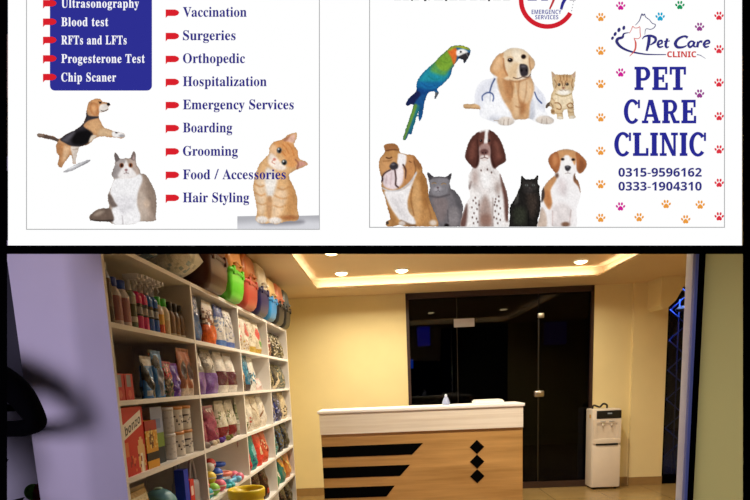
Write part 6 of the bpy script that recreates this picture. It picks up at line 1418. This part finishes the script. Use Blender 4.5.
# black cat
picture('black_cat_picture', 'printed picture of a seated black long-haired cat', 504, 170, 8.33,
    [[(142,50),(165,65),(180,78),(215,79),(250,76),(272,50),(283,55),(280,110),(296,140),(293,180),(302,230),(306,300),(296,360),(282,410),(272,476),(160,477),(40,477),(48,400),(45,320),(70,270),(95,230),(120,170),(138,120)]],
    (32,30,28), [
    (p_,(58,48,42),[(190,200),(260,200),(280,300),(240,400),(200,330)],30), (p_,(48,50,40),[(80,330),(170,320),(180,440),(90,450)],30), (p_,(66,64,60),[(95,235),(118,200),(118,260),(90,290)],14), (p_,(50,46,44),[(160,95),(260,95),(270,160),(210,200),(165,170)],18),
    (l_,(74,70,66),[(120,190),(110,240),(80,290)],5,[5],.6), (l_,(70,66,62),[(285,190),(294,250)],5,[5],.6), (l_,(76,66,60),[(205,195),(240,205),(270,195)],5,[6],.5), (e_,(104,108,104),(187,129,12,8),4), (e_,K,(188,129,4,6),2), (e_,(104,108,104),(243,128,11,8),4), (e_,K,(243,128,4,6),2), (e_,(70,62,60),(215,152,8,6),4), (e_,(58,52,50),(215,170,22,12),8), (l_,(86,78,74),[(150,60),(160,80)],4,[6],.6), (l_,(86,78,74),[(274,60),(266,80)],4,[6],.6), (l_,(12,12,12),[(200,340),(205,460)],6,[8],.7)], 4, .22, crop=226.9)
# beagle pup
picture('beagle_pup_picture', 'printed picture of a seated white and tan beagle pup', 534, 145, 5.882,
    [[(130,40),(165,27),(210,27),(247,40),(287,70),(311,110),(296,150),(270,172),(247,162),(242,186),(262,220),(274,280),(264,330),(248,380),(247,482),(180,484),(100,484),(70,484),(18,482),(30,430),(40,340),(45,270),(75,220),(112,186),(120,166),(94,130),(81,90),(100,55)]],
    (243,239,239), [
    (p_,(208,146,92),[(112,186),(75,222),(50,272),(55,330),(88,382),(106,345),(96,270),(132,202)],7), (p_,(190,120,70),[(60,290),(85,270),(98,330),(86,372)],14), (p_,(160,104,68),[(242,170),(262,222),(274,282),(258,245),(232,212)],6), (p_,(70,56,52),[(45,268),(56,256),(62,300),(50,332),(40,332)],6), (p_,(214,190,172),[(20,482),(34,400),(48,370),(72,420),(70,484)],9), (p_,(230,220,218),[(100,380),(160,340),(220,380),(210,484),(110,484)],22), (p_,(222,210,210),[(150,200),(190,230),(180,300),(140,270)],26),
    (l_,(206,186,182),[(108,390),(108,474)],4,[6]), (l_,(206,186,182),[(216,385),(206,474)],4,[6]), (e_,(136,96,74),(184,468,24,14),7), (e_,(120,82,60),(240,196,10,20),6),
    (p_,(212,152,98),[(132,42),(165,29),(210,29),(246,44),(246,92),(238,120),(226,100),(216,74),(206,94),(182,94),(170,74),(156,100),(150,124),(140,84)],6), (p_,(246,242,240),[(178,66),(206,66),(216,100),(226,130),(222,165),(196,182),(165,168),(160,125),(172,100)],6),
    (p_,(178,104,58),[(132,40),(100,56),(82,92),(95,130),(120,165),(142,156),(152,112),(146,70)],5), (p_,(180,106,58),[(246,42),(285,70),(309,110),(295,150),(270,170),(250,146),(247,92)],5), (p_,(204,132,80),[(112,66),(132,58),(134,110),(112,120)],12), (p_,(148,84,48),[(268,90),(292,110),(284,150),(262,150)],12), (e_,(120,84,64),(134,182,10,14),7),
    (e_,(70,44,32),(167,86,11,8),3.5), (e_,K,(167,86,6,6),3), (e_,(70,44,32),(229,88,11,8),3.5), (e_,K,(229,88,6,6),3), (p_,(56,52,58),[(180,128),(198,122),(216,130),(210,148),(197,156),(184,148)],4), (e_,(120,116,122),(196,130,8,4),3), (l_,(130,110,108),[(197,156),(197,166),(182,170)],2,[3]), (l_,(130,110,108),[(197,166),(212,169)],2,[3])], 5, .04, crop=226.9)

# red pack lettering
rows = text_polys('bonzo', 'b', 0, 1, 0, .30)
mb = MB()
for g_ in rows:
    tris = tessellate_polygon([[Vector((a, b_, 0)) for a, b_ in l] for l in g_])
    pts = [q for l in g_ for q in l]
    mb.add([(.0516, -.082 + a * .158, .162 - b_ * .125 + a * .158 * .296) for a, b_ in pts], [tuple(t) for t in tris])
mb.build('lettering', M_dark, BONZO)
